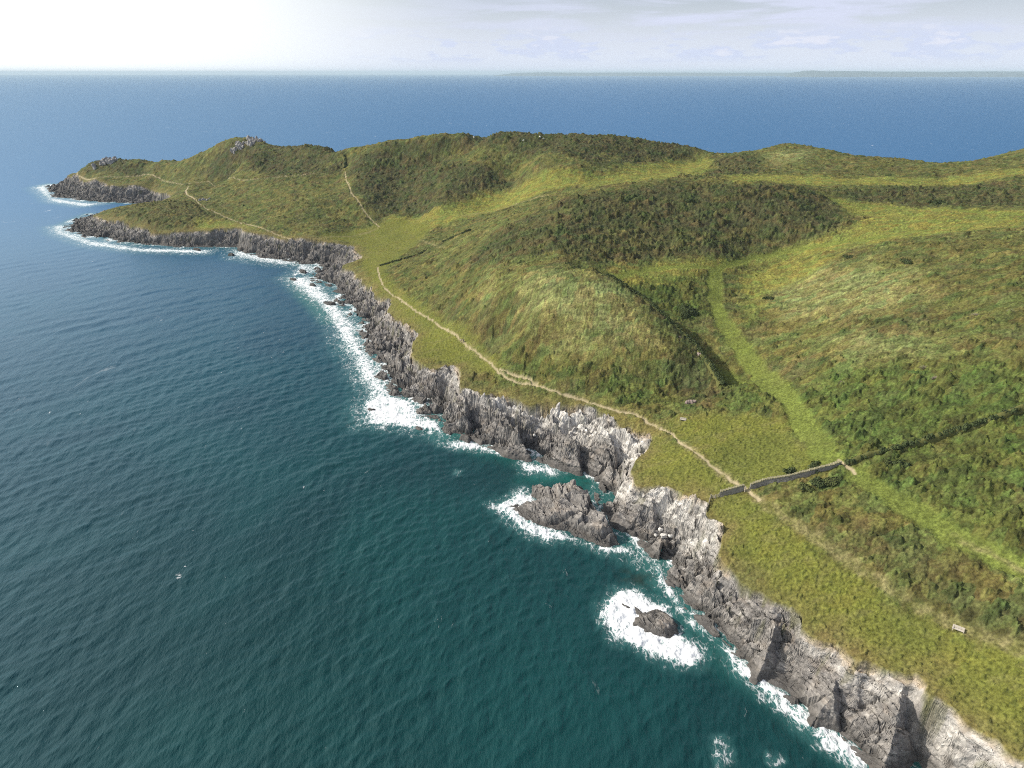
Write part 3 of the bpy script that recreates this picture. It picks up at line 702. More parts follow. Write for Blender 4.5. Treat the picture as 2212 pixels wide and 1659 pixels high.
# ------------------------------------------------------------------ the sea
foam_px = [ # polygon, strength, softness in metres
 ([(612,600),(660,597),(700,622),(735,660),(765,700),(780,730),(800,765),(825,805),(845,845),(890,862),(925,895),(965,925),(955,940),(880,920),(785,915),(778,880),(800,850),(772,815),(762,780),(735,745),(718,700),(692,662),(650,630)], 1.0, 6),
 ([(785,870),(830,850),(890,865),(900,905),(940,905),(960,930),(890,925),(800,915)], 1.15, 3),
 ([(1062,1090),(1095,1078),(1125,1055),(1165,1085),(1130,1095),(1140,1122),(1200,1142),(1250,1166),(1180,1168),(1120,1142),(1085,1110)], 1.05, 2.5),
 ([(1255,1172),(1300,1180),(1350,1180),(1375,1197),(1310,1196)], .95, 2),
 ([(1300,1310),(1330,1278),(1372,1275),(1405,1297),(1450,1312),(1445,1340),(1480,1378),(1517,1408),(1510,1436),(1445,1430),(1395,1405),(1330,1380),(1308,1345)], 1.3, 2.2),
 ([(1400,1215),(1420,1215),(1475,1295),(1500,1340),(1470,1320),(1430,1270)], .95, 2),
 ([(1555,1395),(1580,1400),(1650,1460),(1700,1495),(1745,1525),(1800,1570),(1850,1615),(1890,1655),(1850,1660),(1790,1615),(1720,1560),(1640,1490),(1590,1450)], 1.05, 2.2),
 ([(1000,948),(1050,962),(1060,972),(1000,972),(955,960)], .95, 2.5), ([(1125,1000),(1170,1003),(1225,1015),(1200,1024),(1130,1020)], .9, 2.5),
 ([(500,537),(590,553),(660,568),(690,577),(600,572),(500,556)], .9, 8), ([(640,570),(690,573),(680,590),(620,600),(640,582)], .8, 6),
 ([(75,405),(100,398),(115,428),(180,438),(225,440),(180,446),(110,436)], 1.0, 8), ([(110,490),(140,485),(140,500),(200,520),(300,536),(460,540),(450,548),(300,544),(190,530),(120,505)], 1.0, 7),
 ([(2040,1690),(1985,1660),(1930,1690)], .8, 2), ([(1330,1150),(1420,1190),(1400,1215),(1360,1200),(1345,1180)], .62, 4), ([(985,1015),(995,1018),(990,1025),(984,1022)], .6, 1.0),
 ([(1545,1600),(1560,1595),(1572,1640),(1560,1659),(1552,1630)], .55, 1.2), ([(1660,1632),(1685,1640),(1675,1650)], .52, 1.0),
]
FOAM = [(lift(p), w, sf) for p, w, sf in foam_px]
SHALLOW = [lift(p) for p in [[(1150,1020),(1290,1025),(1290,1060),(1200,1045),(1120,1040)], [(1290,1095),(1350,1150),(1380,1185),(1340,1180),(1295,1120)], [(620,600),(700,640),(740,700),(700,700),(640,640)], [(930,880),(1000,940),(960,960),(900,920)]]]
KELP = [lift(p) for p in [[(1140,1075),(1185,1070),(1190,1095),(1150,1100)], [(1160,1130),(1200,1135),(1190,1145)], [(1430,1230),(1520,1240),(1540,1262),(1450,1250)], [(1340,1235),(1420,1245),(1400,1265),(1350,1258)], [(1240,1020),(1290,1030),(1270,1045)]]]

SA = np.arange(-1.02, 1.08, .0015, dtype=F)
th = np.radians(np.r_[np.arange(66, 5, -.055), np.arange(5, .10, -.05)]).astype(F)
SR = np.r_[(CAM_H / np.tan(th)), 61000].astype(F)
step = np.gradient(SR)
sa, sr = np.meshgrid(SA, SR); stp = np.repeat(step[:, None], len(SA), 1).ravel().astype(F)
X = (sr * np.sin(sa)).ravel(); Y = (sr * np.cos(sa)).ravel()
dcs = np.where((np.abs(X) < 760) & (Y < 1000) & (X > -640), linear(DC, DX0, DY0, DS, X, Y), -2000).astype(F)
keep = dcs < 7
idx = np.full(X.shape, -1, np.int32); idx[keep] = np.arange(keep.sum(), dtype=np.int32)
ii = np.arange(len(SR) * len(SA), dtype=np.int32).reshape(len(SR), len(SA))
Q = np.stack([ii[:-1, :-1], ii[:-1, 1:], ii[1:, 1:], ii[1:, :-1]], -1).reshape(-1, 4)
Q = idx[Q]; Q = Q[(Q >= 0).all(1)]
X, Y, stp, dcs = X[keep], Y[keep], stp[keep], dcs[keep]
del sa, sr, ii, idx
# wave field: wind sea with a crest line about 37 degrees right of the view
Z = np.zeros(X.shape, F); HX = np.zeros(X.shape, F); HY = np.zeros(X.shape, F)
grp = .65 + .8 * np.clip(fbm(X / 55, Y / 90, 300, 3) + .35, 0, 1.2)
wr = np.random.default_rng(11)
lams = np.concatenate([wr.uniform(11, 19, 5), wr.uniform(5.5, 10, 9), wr.uniform(2.6, 5, 12), wr.uniform(1.4, 2.5, 10)])
for L in lams:
    spread = 9 if L > 10 else (15 if L > 5 else 26)
    az = math.radians(126 + wr.normal(0, spread * 1.35)); kx, ky = math.sin(az) * 2 * math.pi / L, math.cos(az) * 2 * math.pi / L
    fade = sstep(L / np.maximum(stp, .05), 2.2, 5.0)
    if not fade.any(): continue
    A = L * (.0028 if L > 10 else (.0026 if L > 5 else .0050))
    jit = .8 * perlin(X / (L * 2.6), Y / (L * 2.6), int(L * 37))        # breaks the crests into short lengths
    ph = (kx * X + ky * Y + wr.uniform(0, 6.28) + 2.4 * jit).astype(F)
    amp = (A * fade * grp).astype(F)
    Z += amp * np.cos(ph); HX -= amp * .8 * np.sin(ph) * math.sin(az); HY -= amp * .8 * np.sin(ph) * math.cos(az)
calm = sstep(-dcs, -2, 9)
Z *= .45 + .55 * calm
foam = np.zeros(X.shape, F)
nearv = np.nonzero((Y < 1000) & (X < 700) & (X > -640))[0]
xn, yn = X[nearv], Y[nearv]
wx = xn + 1.5 * fbm(xn / 4, yn / 4, 320, 3); wy = yn + 1.5 * fbm(xn / 4, yn / 4, 325, 3)
fo = np.zeros(len(nearv), F)
for P, w, sf in FOAM:
    lo = P.min(0) - 3 * sf - 2; hi = P.max(0) + 3 * sf + 2
    i = np.nonzero((wx > lo[0]) & (wx < hi[0]) & (wy > lo[1]) & (wy < hi[1]))[0]
    if len(i): dd_ = dist_poly(wx[i], wy[i], P); fo[i] = np.maximum(fo[i], np.maximum(w * 1.02 * sstep(dd_, -sf, sf * 1.1), .42 * sstep(dd_, -sf * 2.0, 0)))
shore = sstep(dcs[nearv], -4.0, -.2) * (.30 + .5 * sstep(fbm(xn / 16, yn / 16, 330, 2), -.25, .3))
fo = np.maximum(fo, shore); foam[nearv] = fo
shal = np.zeros(X.shape, F); shal[nearv] = np.maximum(in_fields(xn, yn, SHALLOW, 5), sstep(dcs[nearv], -10, 0) * .5)
kelp = np.zeros(X.shape, F); kelp[nearv] = in_fields(wx, wy, KELP, 3)
lump = fbm(xn / 1.7, yn / 1.7, 340, 4)
Z[nearv] += sstep(fo, .45, 1.1) * (.18 + .55 * lump) * np.clip(1.2 - stp[nearv] * .4, 0, 1)
V = np.c_[X + HX, Y + HY, Z]

m, nt, b = material("sea_water"); g = NT(nt)
p = g.pos()
fo_a, sh_a, ke_a = (g.attr(k).outputs["Fac"] for k in ("foam", "shallow", "kelp"))
sepp = g.n("ShaderNodeSeparateXYZ", {0: p})
flat = g.n("ShaderNodeCombineXYZ", {0: sepp.outputs[0], 1: sepp.outputs[1]}).outputs[0]
# water body: teal inshore, bluer offshore, where the body colour also paints reflected sky
off = g.attr("offshore").outputs["Fac"]
patch = g.noise(flat, .012, 4, .5, .6)
near_c = g.mix(g.ramp(patch, .35, .65), (.0055, .034, .036, 1), (.0065, .048, .048, 1))
body = g.mix(off, near_c, (.014, .098, .232, 1))
body = g.mix(g.math('MULTIPLY', sh_a, .8), body, (.012, .105, .088, 1))
body = g.mix(g.math('MULTIPLY', ke_a, g.ramp(g.noise(flat, .35, 4, .6), .38, .6, 0, .75)), body, (.022, .030, .020, 1))
# foam: lacy threads where thin, solid where thick
rotv = g.n("ShaderNodeMapping", {"Vector": flat, "Rotation": (0, 0, math.radians(35)), "Scale": (1.0, .55, 1.0)}).outputs[0]
wv = g.n("ShaderNodeVectorMath", {0: rotv, 1: g.n("ShaderNodeVectorMath", {0: g.n("ShaderNodeTexNoise", {"Vector": rotv, "Scale": .5, "Detail": 4.0}).outputs[1], 3: 2.6}, operation='SCALE').outputs[0]}, operation='ADD').outputs[0]
v1 = g.n("ShaderNodeTexVoronoi", {"Vector": wv, "Scale": .62}, feature='DISTANCE_TO_EDGE').outputs["Distance"]
v2 = g.n("ShaderNodeTexVoronoi", {"Vector": wv, "Scale": 1.7}, feature='DISTANCE_TO_EDGE').outputs["Distance"]
lace = g.math('MAXIMUM', g.ramp(v1, .20, .0), g.math('MULTIPLY', g.ramp(v2, .16, .0), .85))
body_n = g.noise(wv, 1.1, 7, .7, .5)
pat = g.math('ADD', g.math('MULTIPLY', lace, .18), g.math('MULTIPLY', g.math('ADD', body_n, g.math('MULTIPLY', g.noise(rotv, .33, 4, .6, 1.2), .7)), .62))
fm_ = g.ramp(g.math('ADD', g.math('MULTIPLY', fo_a, .88), g.math('MULTIPLY', g.math('SUBTRACT', pat, .60), 2.6)), .44, 1.12)
fm_ = g.math('MULTIPLY', fm_, g.ramp(fo_a, .05, .3))
# scattered whitecaps, and sun glints painted in as white flecks
cap_v = g.n("ShaderNodeMapping", {"Vector": flat, "Rotation": (0, 0, math.radians(-38)), "Scale": (.30, .11, 1)}).outputs[0]
cap = g.math('MULTIPLY', g.ramp(g.noise(cap_v, 1.0, 6, .72, .5), .668, .705), g.ramp(g.noise(flat, .02, 2), .42, .6))
cap2_v = g.n("ShaderNodeMapping", {"Vector": flat, "Rotation": (0, 0, math.radians(20)), "Scale": (.055, .03, 1)}).outputs[0]
cap = g.math('MAXIMUM', cap, g.math('MULTIPLY', g.math('MULTIPLY', off, g.ramp(g.noise(cap2_v, 1.0, 7, .78, .6), .635, .69)), g.ramp(g.noise(flat, .0035, 2), .40, .6)))
fm_ = g.math('MAXIMUM', fm_, g.math('MULTIPLY', cap, .75))
body = g.mix(g.math('MULTIPLY', fo_a, .8, True), body, (.065, .185, .180, 1))
col = g.mix(fm_, body, (.80, .82, .83, 1))
chop_v = g.n("ShaderNodeMapping", {"Vector": flat, "Rotation": (0, 0, math.radians(-37)), "Scale": (1.0, .42, 1)}).outputs[0]
chop = g.math('ADD', g.math('MULTIPLY', g.noise(chop_v, .42, 5, .62, .3), 1.0), g.math('ADD', g.math('MULTIPLY', g.noise(chop_v, 1.7, 4, .6, .2), .46), g.math('MULTIPLY', g.noise(chop_v, 5.0, 2, .6), .15)))
bumpn = g.n("ShaderNodeBump", {"Height": g.math('ADD', chop, g.math('MULTIPLY', fm_, .25)), "Strength": g.math('SUBTRACT', .6, g.math('MULTIPLY', off, .42)), "Distance": .5}).outputs[0]
# a rough sea never mirrors the horizon fully: wave slopes cap the grazing reflectance
fres = g.math('MINIMUM', g.n("ShaderNodeFresnel", {"IOR": 1.333, "Normal": bumpn}).outputs[0], g.math('SUBTRACT', .40, g.math('MULTIPLY', off, .15)))
fres = g.math('MULTIPLY', fres, g.math('SUBTRACT', 1.0, g.math('MULTIPLY', fm_, .85)))
dif = g.n("ShaderNodeBsdfDiffuse", {"Color": col, "Normal": bumpn}).outputs[0]
glo = g.n("ShaderNodeBsdfGlossy", {"Color": g.mix(off, (.66, .80, .88, 1), (.72, .88, 1, 1)), "Roughness": g.math('ADD', .055, g.math('ADD', g.math('MULTIPLY', fm_, .5), g.math('MULTIPLY', off, .28))), "Normal": bumpn}).outputs[0]  # blue tint far out paints the reflection of higher sky into the gloss
mixs = g.n("ShaderNodeMixShader", {0: fres, 1: dif, 2: glo}).outputs[0]
nt.links.new(mixs, nt.nodes["Material Output"].inputs[0]); nt.nodes.remove(b)
M_SEA = m

rad = np.hypot(X, Y)
offs = sstep(np.hypot(X - 60, Y - 120), 100, 900) ** F(.75)
att = {"foam": ('FLOAT', foam), "shallow": ('FLOAT', shal), "kelp": ('FLOAT', kelp), "offshore": ('FLOAT', offs)}
q_f = foam[Q].mean(1) > .62
o = split_grid(V, Q, ~q_f, name="sea", mat=M_SEA, attrs=att); o["kind"] = 'structure'; o["label"] = "teal sea with wind waves out to the horizon"; o["category"] = "sea"
o = split_grid(V, Q, q_f, name="sea_foam", mat=M_SEA, attrs=att); o["kind"] = 'stuff'; o["label"] = "white surf breaking along the foot of the rocks"; o["category"] = "surf"
del V, Q, X, Y, Z, HX, HY
# ------------------------------------------------------------------ rocks standing in the sea, outcrops and boulders
def rock_patch(name, outline, peaks, label, cat, step=.22, group=None, rel=1.0, soft=2.2, pale=0.0):
    """A rock rising out of the sea inside a waterline polygon; peaks are (x, y, height)."""
    P = np.array(outline, F); lo = P.min(0) - 3; hi = P.max(0) + 3
    xs = np.arange(lo[0], hi[0], step, dtype=F); ys = np.arange(lo[1], hi[1], step, dtype=F)
    x, y = np.meshgrid(xs, ys); n, k = x.shape; x, y = x.ravel(), y.ravel()
    wx = x + .8 * fbm(x / 3, y / 3, 500, 3); wy = y + .8 * fbm(x / 3, y / 3, 505, 3)
    d = dist_poly(wx, wy, P)
    W_ = np.zeros(x.shape, F); H = np.zeros(x.shape, F)
    for px, py, h in peaks:
        w = 1 / (((x - px) ** 2 + (y - py) ** 2) ** 1.5 + 3); W_ += w; H += w * h
    H /= W_
    z = H * sstep(d, -.3, soft) ** .8
    z = np.where(d < 0, np.maximum(d * .9, -4), z).astype(F)
    relief, cid, cid2 = rock_relief(x, y, z)
    z = z + relief * rel * np.clip(H / 6, .18, .75) * sstep(d, -.6, 2.0)
    col = np.clip(rock_colour(x, y, z, relief, cid, cid2, np.full(x.shape, pale, F) * sstep(z, 2, 5)), .01, .8)
    idx = np.arange(n * k, dtype=np.int32).reshape(n, k)
    q = np.stack([idx[:-1, :-1], idx[:-1, 1:], idx[1:, 1:], idx[1:, :-1]], -1).reshape(-1, 4)
    keep = d[q].max(1) > -3
    o = split_grid(np.c_[x, y, z], q, keep, name=name, mat=M_ROCK, smooth=False, attrs={"Col": ('FLOAT_COLOR', col)})
    return tag(o, label, cat, group)
def pk(lst): return [at_z(u, v, z) for u, v, z in lst]
rock_patch("sea_rock", [at_z(u, v)[:2] for u, v in [(1150,1052),(1175,1060),(1198,1072),(1225,1078),(1262,1080),(1274,1095),(1285,1110),(1302,1128),(1318,1145),(1332,1162),(1337,1177),(1318,1182),(1298,1180),(1275,1170),(1252,1163),(1225,1148),(1200,1143),(1178,1140),(1150,1128),(1128,1118),(1112,1105),(1098,1093),(1118,1089),(1145,1092),(1180,1095),(1166,1084),(1148,1070)]],
  pk([(1221,1047,7.5),(1252,1048,8.0),(1268,1075,6.0),(1185,1062,4.2),(1160,1062,2.6),(1120,1098,1.8),(1160,1108,2.6),(1205,1125,3.0),(1250,1140,3.4),(1290,1140,4.6),(1318,1165,3.2),(1235,1105,3.6)]),
  "large dark jagged rock islet split off from the cliff by a narrow green channel", "rock", .2, rel=1.1)
rock_patch("sea_rock", [at_z(u, v)[:2] for u, v in [(1372,1335),(1392,1318),(1420,1316),(1446,1332),(1464,1352),(1466,1370),(1446,1376),(1418,1372),(1392,1364),(1366,1356)]],
  pk([(1430,1345,2.6),(1450,1362,2.4),(1400,1340,1.6),(1380,1345,.9)]), "dark wave-washed rock in the middle of the big white patch of surf", "rock", .15, rel=1.3, soft=1.5)
small = [ # pixel centre, half length, half width, height, label
 (1352,1310,1.6,.5,.8,"thin dark fin of rock at the upper left of the big surf patch"), (1378,1321,2.2,.6,1.0,"longer rock fin beside the wave-washed rock in the surf"), (1388,1361,2.0,.5,.8,"low rock fin at the lower edge of the wave-washed rock"),
 (1006,949,3.0,1.8,1.5,"low reef rock lying in foam below the pale cliff's left end"), (968,935,1.8,1.2,1.0,"small reef rock left of the low reef in the foam"), (905,926,1.7,1.0,.8,"small rock awash in the lower end of the widest surf patch"),
 (803,886,2.0,1.2,.9,"small rock awash at the seaward edge of the widest surf patch"), (654,588,4.2,2.2,1.9,"dark reef rock at the far head of the surf strip"), (633,604,3.2,1.6,1.3,"outermost low rock in the far end of the surf strip"),
 (676,617,3.4,1.5,1.5,"low rock just below the far end of the surf strip"), (712,657,4.2,2.2,2.2,"dark shelf rock jutting into the surf strip below the saddle"), (500,551,4.0,2.0,1.6,"low rock off the cove under the dark cliff"),
 (520,541,4.5,2.0,1.8,"flat rock close inshore in the cove under the dark cliff"), (425,540,5.0,1.8,1.6,"low dark rock at the foot of the brown headland"), (1365,1152,1.9,1.4,1.6,"rounded rock at the end of the green channel"),
 (1293,1036,1.6,1.2,1.0,"small rock at the head of the turquoise cove"), (1776,1563,2.4,1.1,1.1,"rock awash in the surf below the nearest cliff"), (1840,1586,2.2,1.1,1.2,"dark rock in the surf at the foot of the nearest cliff"), (1710,1512,1.8,1.0,1.0,"low rock at the shore edge of the near surf line")]
for u, v, L, w, h, lab in small:
    c = at_z(u, v); aa_ = math.radians(-42 + random.uniform(-12, 12)); ca, sa_ = math.sin(aa_), math.cos(aa_)
    out = [(c[0] + math.cos(t) * L * r_ * ca + math.sin(t) * w * r_ * sa_, c[1] + math.cos(t) * L * r_ * sa_ - math.sin(t) * w * r_ * ca) for t, r_ in ((k * .5236, random.uniform(.75, 1.2)) for k in range(12))]
    rock_patch("sea_rock", out, [(c[0], c[1], h), (c[0] + ca * L * .5, c[1] + sa_ * L * .5, h * .7)], lab, "rock", .18 if L < 3 else .3, group="rocks awash along the shore", rel=.9, soft=.8)

def stone_mesh(name, stones, mat, parent=None):
    """Angular stones (centre, size xyz, tilt, turn) gathered into one mesh."""
    bm = bmesh.new()
    for (cx_, cy_, cz_), (sx_, sy_, sz_), tilt, turn in stones:
        r = bmesh.ops.create_icosphere(bm, subdivisions=2, radius=1.0)
        M = Matrix.Translation((cx_, cy_, cz_)) @ Matrix.Rotation(turn, 4, 'Z') @ Matrix.Rotation(tilt, 4, 'Y')
        k = random.random() * 50
        for vv in r['verts']:
            p = vv.co.copy()
            m_ = max(abs(p.x), abs(p.y), abs(p.z)); p = p.lerp(p / m_, .75)          # towards a block
            n_ = 1 + .22 * math.sin(3.1 * p.x + k) * math.cos(2.7 * p.y - k) + .12 * math.sin(6 * p.z + 2 * k) + random.uniform(-.06, .06)
            vv.co = M @ Vector((p.x * sx_ * n_, p.y * sy_ * n_, p.z * sz_ * n_))
    me = bpy.data.meshes.new(name); bm.to_mesh(me); bm.free(); me.materials.append(mat)
    o = bpy.data.objects.new(name, me); scene.collection.objects.link(o)
    if parent: o.parent = parent
    return o
M_PALE = simple("quartz", (.62, .60, .56), .8, .2, 2.0, .25, .05)
M_TOR = simple("lichened_slate", (.30, .285, .265), .85, .2, 1.2, .55, .12)
M_PINK = simple("pink_slate", (.25, .20, .175), .9, .1, 1.5, .5, .1)
def gz(x, y): return float(ground(x, y)[0])
boulders = [(1219,984,.95,"largest white boulder, in the dark cleft of the pale cliff"), (1154,944,.7,"white boulder on a ledge high in the pale cliff"), (1433,1163,1.0,"big white block at the foot of the cove below the fence"),
 (1448,1163,.7,"small white block beside the big one in the cove below the fence"), (1426,1149,.8,"white block behind the big one in the cove below the fence"), (1401,1153,.85,"pale block nearest the water in the cove below the fence"),
 (1416,1160,.6,"smallest pale block in the cove below the fence"), (1333,1125,.6,"pale boulder at the channel edge opposite the islet"), (1024,299,1.0,"leftmost white boulder on the main ridge"), (1131,306,.9,"white boulder just below the crest of the main ridge"), (1166,298,1.1,"white boulder on the crest of the main ridge"), (1174,301,.7,"small white boulder beside the one on the ridge crest")]
for (u, v, s_, lab), p in zip(boulders, hits([(b_[0], b_[1]) for b_ in boulders])):
    o = stone_mesh("boulder", [((0, 0, .35 * s_), (s_ * random.uniform(.7, 1.0), s_ * random.uniform(.5, .75), s_ * .6), random.uniform(-.4, .4), random.uniform(0, 3))], M_PALE)
    o.location = (float(p[0]), float(p[1]), float(p[2]) + .5); tag(o, lab, "boulder", "white boulders on the rocks and ridge")
def outcrop(u, v, n, spread, size, label, mat, tall=1.5):
    p = hits([(u, v)])[0]; st = []
    for _ in range(n):
        ox, oy = random.gauss(0, spread), random.gauss(0, spread * .35)
        s_ = size * random.uniform(.5, 1.25)
        st.append(((ox, oy, gz(p[0] + ox, p[1] + oy) - float(p[2]) + s_ * .35), (s_ * .55, s_ * .8, s_ * tall * random.uniform(.6, 1.1)), random.uniform(-.6, .1), random.uniform(-.9, .3)))
    o = stone_mesh("rock_outcrop", st, mat); o.location = (float(p[0]), float(p[1]), float(p[2]))
    return tag(o, label, "outcrop")
outcrop(533, 312, 46, 8.5, 2.3, "spiky pale rocks crowning the conical hill", M_TOR)
outcrop(236, 352, 26, 5.0, 2.6, "grey crag standing near the tip of the headland", M_TOR)
outcrop(1512, 768, 9, .8, 1.0, "pale rock showing on the crest of the spur", M_PINK, .7)
outcrop(1488, 872, 10, .9, .8, "small pinkish rocks at the foot of the spur", M_PINK, .8)
outcrop(440, 434, 9, 3.0, 1.6, "dark crag on top of the brown headland", M_TOR, 1.0)
# ------------------------------------------------------------------ wall, fence, benches, bushes, walkers, far island
def boxes_mesh(name, items, mat, parent=None, jitter=0.0):
    """Boxes given as (centre, half sizes, turn about z, tilt about the long axis) in one mesh."""
    bm = bmesh.new()
    for c, h, turn, tilt in items:
        M = Matrix.Translation(c) @ Matrix.Rotation(turn, 4, 'Z') @ Matrix.Rotation(tilt, 4, 'X')
        r = bmesh.ops.create_cube(bm, size=2.0)
        for vv in r['verts']:
            vv.co = M @ Vector((vv.co.x * h[0] + random.uniform(-jitter, jitter), vv.co.y * h[1] + random.uniform(-jitter, jitter), vv.co.z * h[2] + random.uniform(-jitter, jitter)))
    me = bpy.data.meshes.new(name); bm.to_mesh(me); bm.free(); me.materials.append(mat)
    o = bpy.data.objects.new(name, me); scene.collection.objects.link(o)
    if parent: o.parent = parent
    return o
def empty(name, loc, rz=0.0):
    o = bpy.data.objects.new(name, None); o.location = loc; o.rotation_euler = (0, 0, rz); scene.collection.objects.link(o)
    return o
M_STONE = simple("wall_stone", (.24, .225, .20), .9, .2, 1.6, .7, .08)
M_WOOD = simple("weathered_wood", (.36, .32, .26), .85, .2, 5, .4, .02)
M_DARKWOOD = simple("dark_wood", (.14, .12, .10), .85, .2, 5, .4, .02)
def resample(P, step):
    seg = np.hypot(*(P[1:] - P[:-1]).T); t = np.r_[0, np.cumsum(seg)]
    n = max(2, int(t[-1] / step)); q = np.linspace(0, t[-1], n)
    return np.c_[np.interp(q, t, P[:, 0]), np.interp(q, t, P[:, 1])]
def stone_wall(px, label, h0=1.7):
    P = resample(hits(px)[:, :2].astype(float), .55)
    base = P[0]; root = empty("stone_wall", (base[0], base[1], gz(*base)))
    body, cap = [], []
    for i in range(len(P) - 1):
        a, b_ = P[i], P[i + 1]; m_ = (a + b_) / 2; L = float(np.hypot(*(b_ - a))); turn = math.atan2(b_[1] - a[1], b_[0] - a[0])
        zb = gz(*m_) - root.location.z; hh = h0 + .12 * math.sin(i * .31) + random.uniform(-.05, .05)
        nb = 6
        for k in range(nb):
            hz = (hh + .6) / nb
            body.append(((m_[0] - base[0] + random.uniform(-.04, .04), m_[1] - base[1] + random.uniform(-.04, .04), zb - .6 + hz * (k + .5)), (L * .52, .34 - .02 * k + random.uniform(-.03, .03), hz * .5), turn, 0))
        cap.append(((m_[0] - base[0], m_[1] - base[1], zb + hh + .07), (L * .5, .40 + random.uniform(-.05, .05), .09 + random.uniform(0, .06)), turn + random.uniform(-.08, .08), random.uniform(-.12, .12)))
    boxes_mesh("wall_body", body, M_STONE, root, .03); boxes_mesh("coping", cap, M_CAP, root, .04)
    return tag(root, label, "wall")
M_CAP = simple("sunlit_turf_coping", (.26, .24, .15), .95, .1, 2.0, .7, .08)  # toned lighter than the wall to paint sunlight on its top
stone_wall([(1554,1075),(1580,1070),(1606,1063)], "short stretch of grey stone wall between the corner fence and the coast path")
stone_wall([(1619,1060),(1650,1051),(1700,1042),(1750,1031),(1790,1018),(1812,1012)], "longer grey stone wall between the coast path and the green track")

def leaf_mesh(name, centres, radius, n, mat, parent=None, size=.28, flat=1.0):
    """Clumps of small leaf faces through the volume of lobes (x, y, z, r)."""
    vs_, fs_ = [], []
    for k in range(n):
        cx_, cy_, cz_, r_ = centres[random.randrange(len(centres))]
        d = Vector((random.gauss(0, 1), random.gauss(0, 1), abs(random.gauss(0, 1)) * .9 - .15)).normalized()
        rr_ = r_ * (random.random() ** .35) * (1 + .2 * math.sin(5 * d.x + cx_) * math.cos(4 * d.y))
        p = Vector((cx_, cy_, cz_)) + Vector((d.x * rr_, d.y * rr_, d.z * rr_ * flat))
        nrm = (d + Vector((random.uniform(-.7, .7), random.uniform(-.7, .7), random.uniform(-.3, .8)))).normalized()
        t = nrm.orthogonal().normalized(); b_ = nrm.cross(t); s_ = size * random.uniform(.6, 1.3)
        i = len(vs_)
        vs_ += [p + t * s_, p + b_ * s_ * .6, p - t * s_, p - b_ * s_ * .6]; fs_.append((i, i + 1, i + 2, i + 3))
    return link_mesh(name, np.array([tuple(q) for q in vs_], F), np.array(fs_), mat, False, parent=parent)
M_LEAF = simple("gorse_leaf", (.052, .070, .024), .8, .2, 1.0, .8)
M_LEAF2 = simple("bramble_leaf", (.075, .090, .028), .8, .2, 1.0, .8)
M_TWIG = simple("dead_twig", (.27, .225, .19), .9, .1, 1.0, .4)
M_BANK = simple("bank_turf", (.105, .108, .036), .95, .1, 1.4, .8, .2)
def hedge_bank(px, label, h0, w0, leaves):
    P = resample(hits(px)[:, :2].astype(float), 1.0); base = P[0]; z0 = gz(*base)
    root = empty("hedge_bank", (base[0], base[1], z0))
    prof = [(-1.0, -.5), (-.85, .45), (-.5, .85), (0, 1.0), (.5, .85), (.85, .45), (1.0, -.5)]
    V_, Q_ = [], []
    for i, p in enumerate(P):
        t = P[min(i + 1, len(P) - 1)] - P[max(i - 1, 0)]; t = t / np.hypot(*t); nx, ny = -t[1], t[0]
        hh = h0 * (.85 + .25 * math.sin(i * .37) + random.uniform(-.08, .08)) * min(1, .8 + .2 * i); zb = gz(*p)
        for a, h in prof:
            q = w0 * a * random.uniform(.88, 1.12)
            V_.append((p[0] + nx * q - base[0], p[1] + ny * q - base[1], zb + h * hh + random.uniform(-.08, .08) - z0))
    k = len(prof)
    for i in range(len(P) - 1):
        for j in range(k - 1): Q_.append((i * k + j, (i + 1) * k + j, (i + 1) * k + j + 1, i * k + j + 1))
    link_mesh("earth_bank", np.array(V_, F), np.array(Q_), M_BANK, True, parent=root)
    cen = [(p[0] - base[0] + random.uniform(-.4, .4), p[1] - base[1] + random.uniform(-.4, .4), gz(*p) - z0 + h0 * random.uniform(.35, .85), w0 * random.uniform(.45, .95)) for p in P for _ in (0, 1)]
    fo_ = leaf_mesh("foliage", cen, 0, leaves, M_LEAF, root, .24)
    fo_["kind"] = "stuff"
    return tag(root, label, "hedge bank")
hedge_bank([(1832,1007),(1860,998),(1900,988),(1950,975),(2000,961),(2060,944),(2130,921),(2212,891),(2280,868)], "tall dark overgrown bank running from the green track up to the right edge", 2.0, .95, 16000)
hedge_bank([(821,575),(855,565),(890,555),(915,545),(936,534)], "low dark hedge bank across the short turf of the saddle", .8, .7, 3000)
hedge_bank([(958,526),(985,515),(1015,500)], "dark hedge bank climbing from the saddle towards the heather hill", 1.8, 1.3, 3500)
hedge_bank([(1312,600),(1350,622),(1400,657),(1450,702),(1500,747),(1540,801),(1560,835)], "line of dark gorse along the crest of the spur, casting a long shadow", 1.5, 1.5, 9000)
hedge_bank([(744,340),(747,350),(746,362)], "dark bushy bank beside the trench path on the far slope", 1.8, 1.8, 2500)

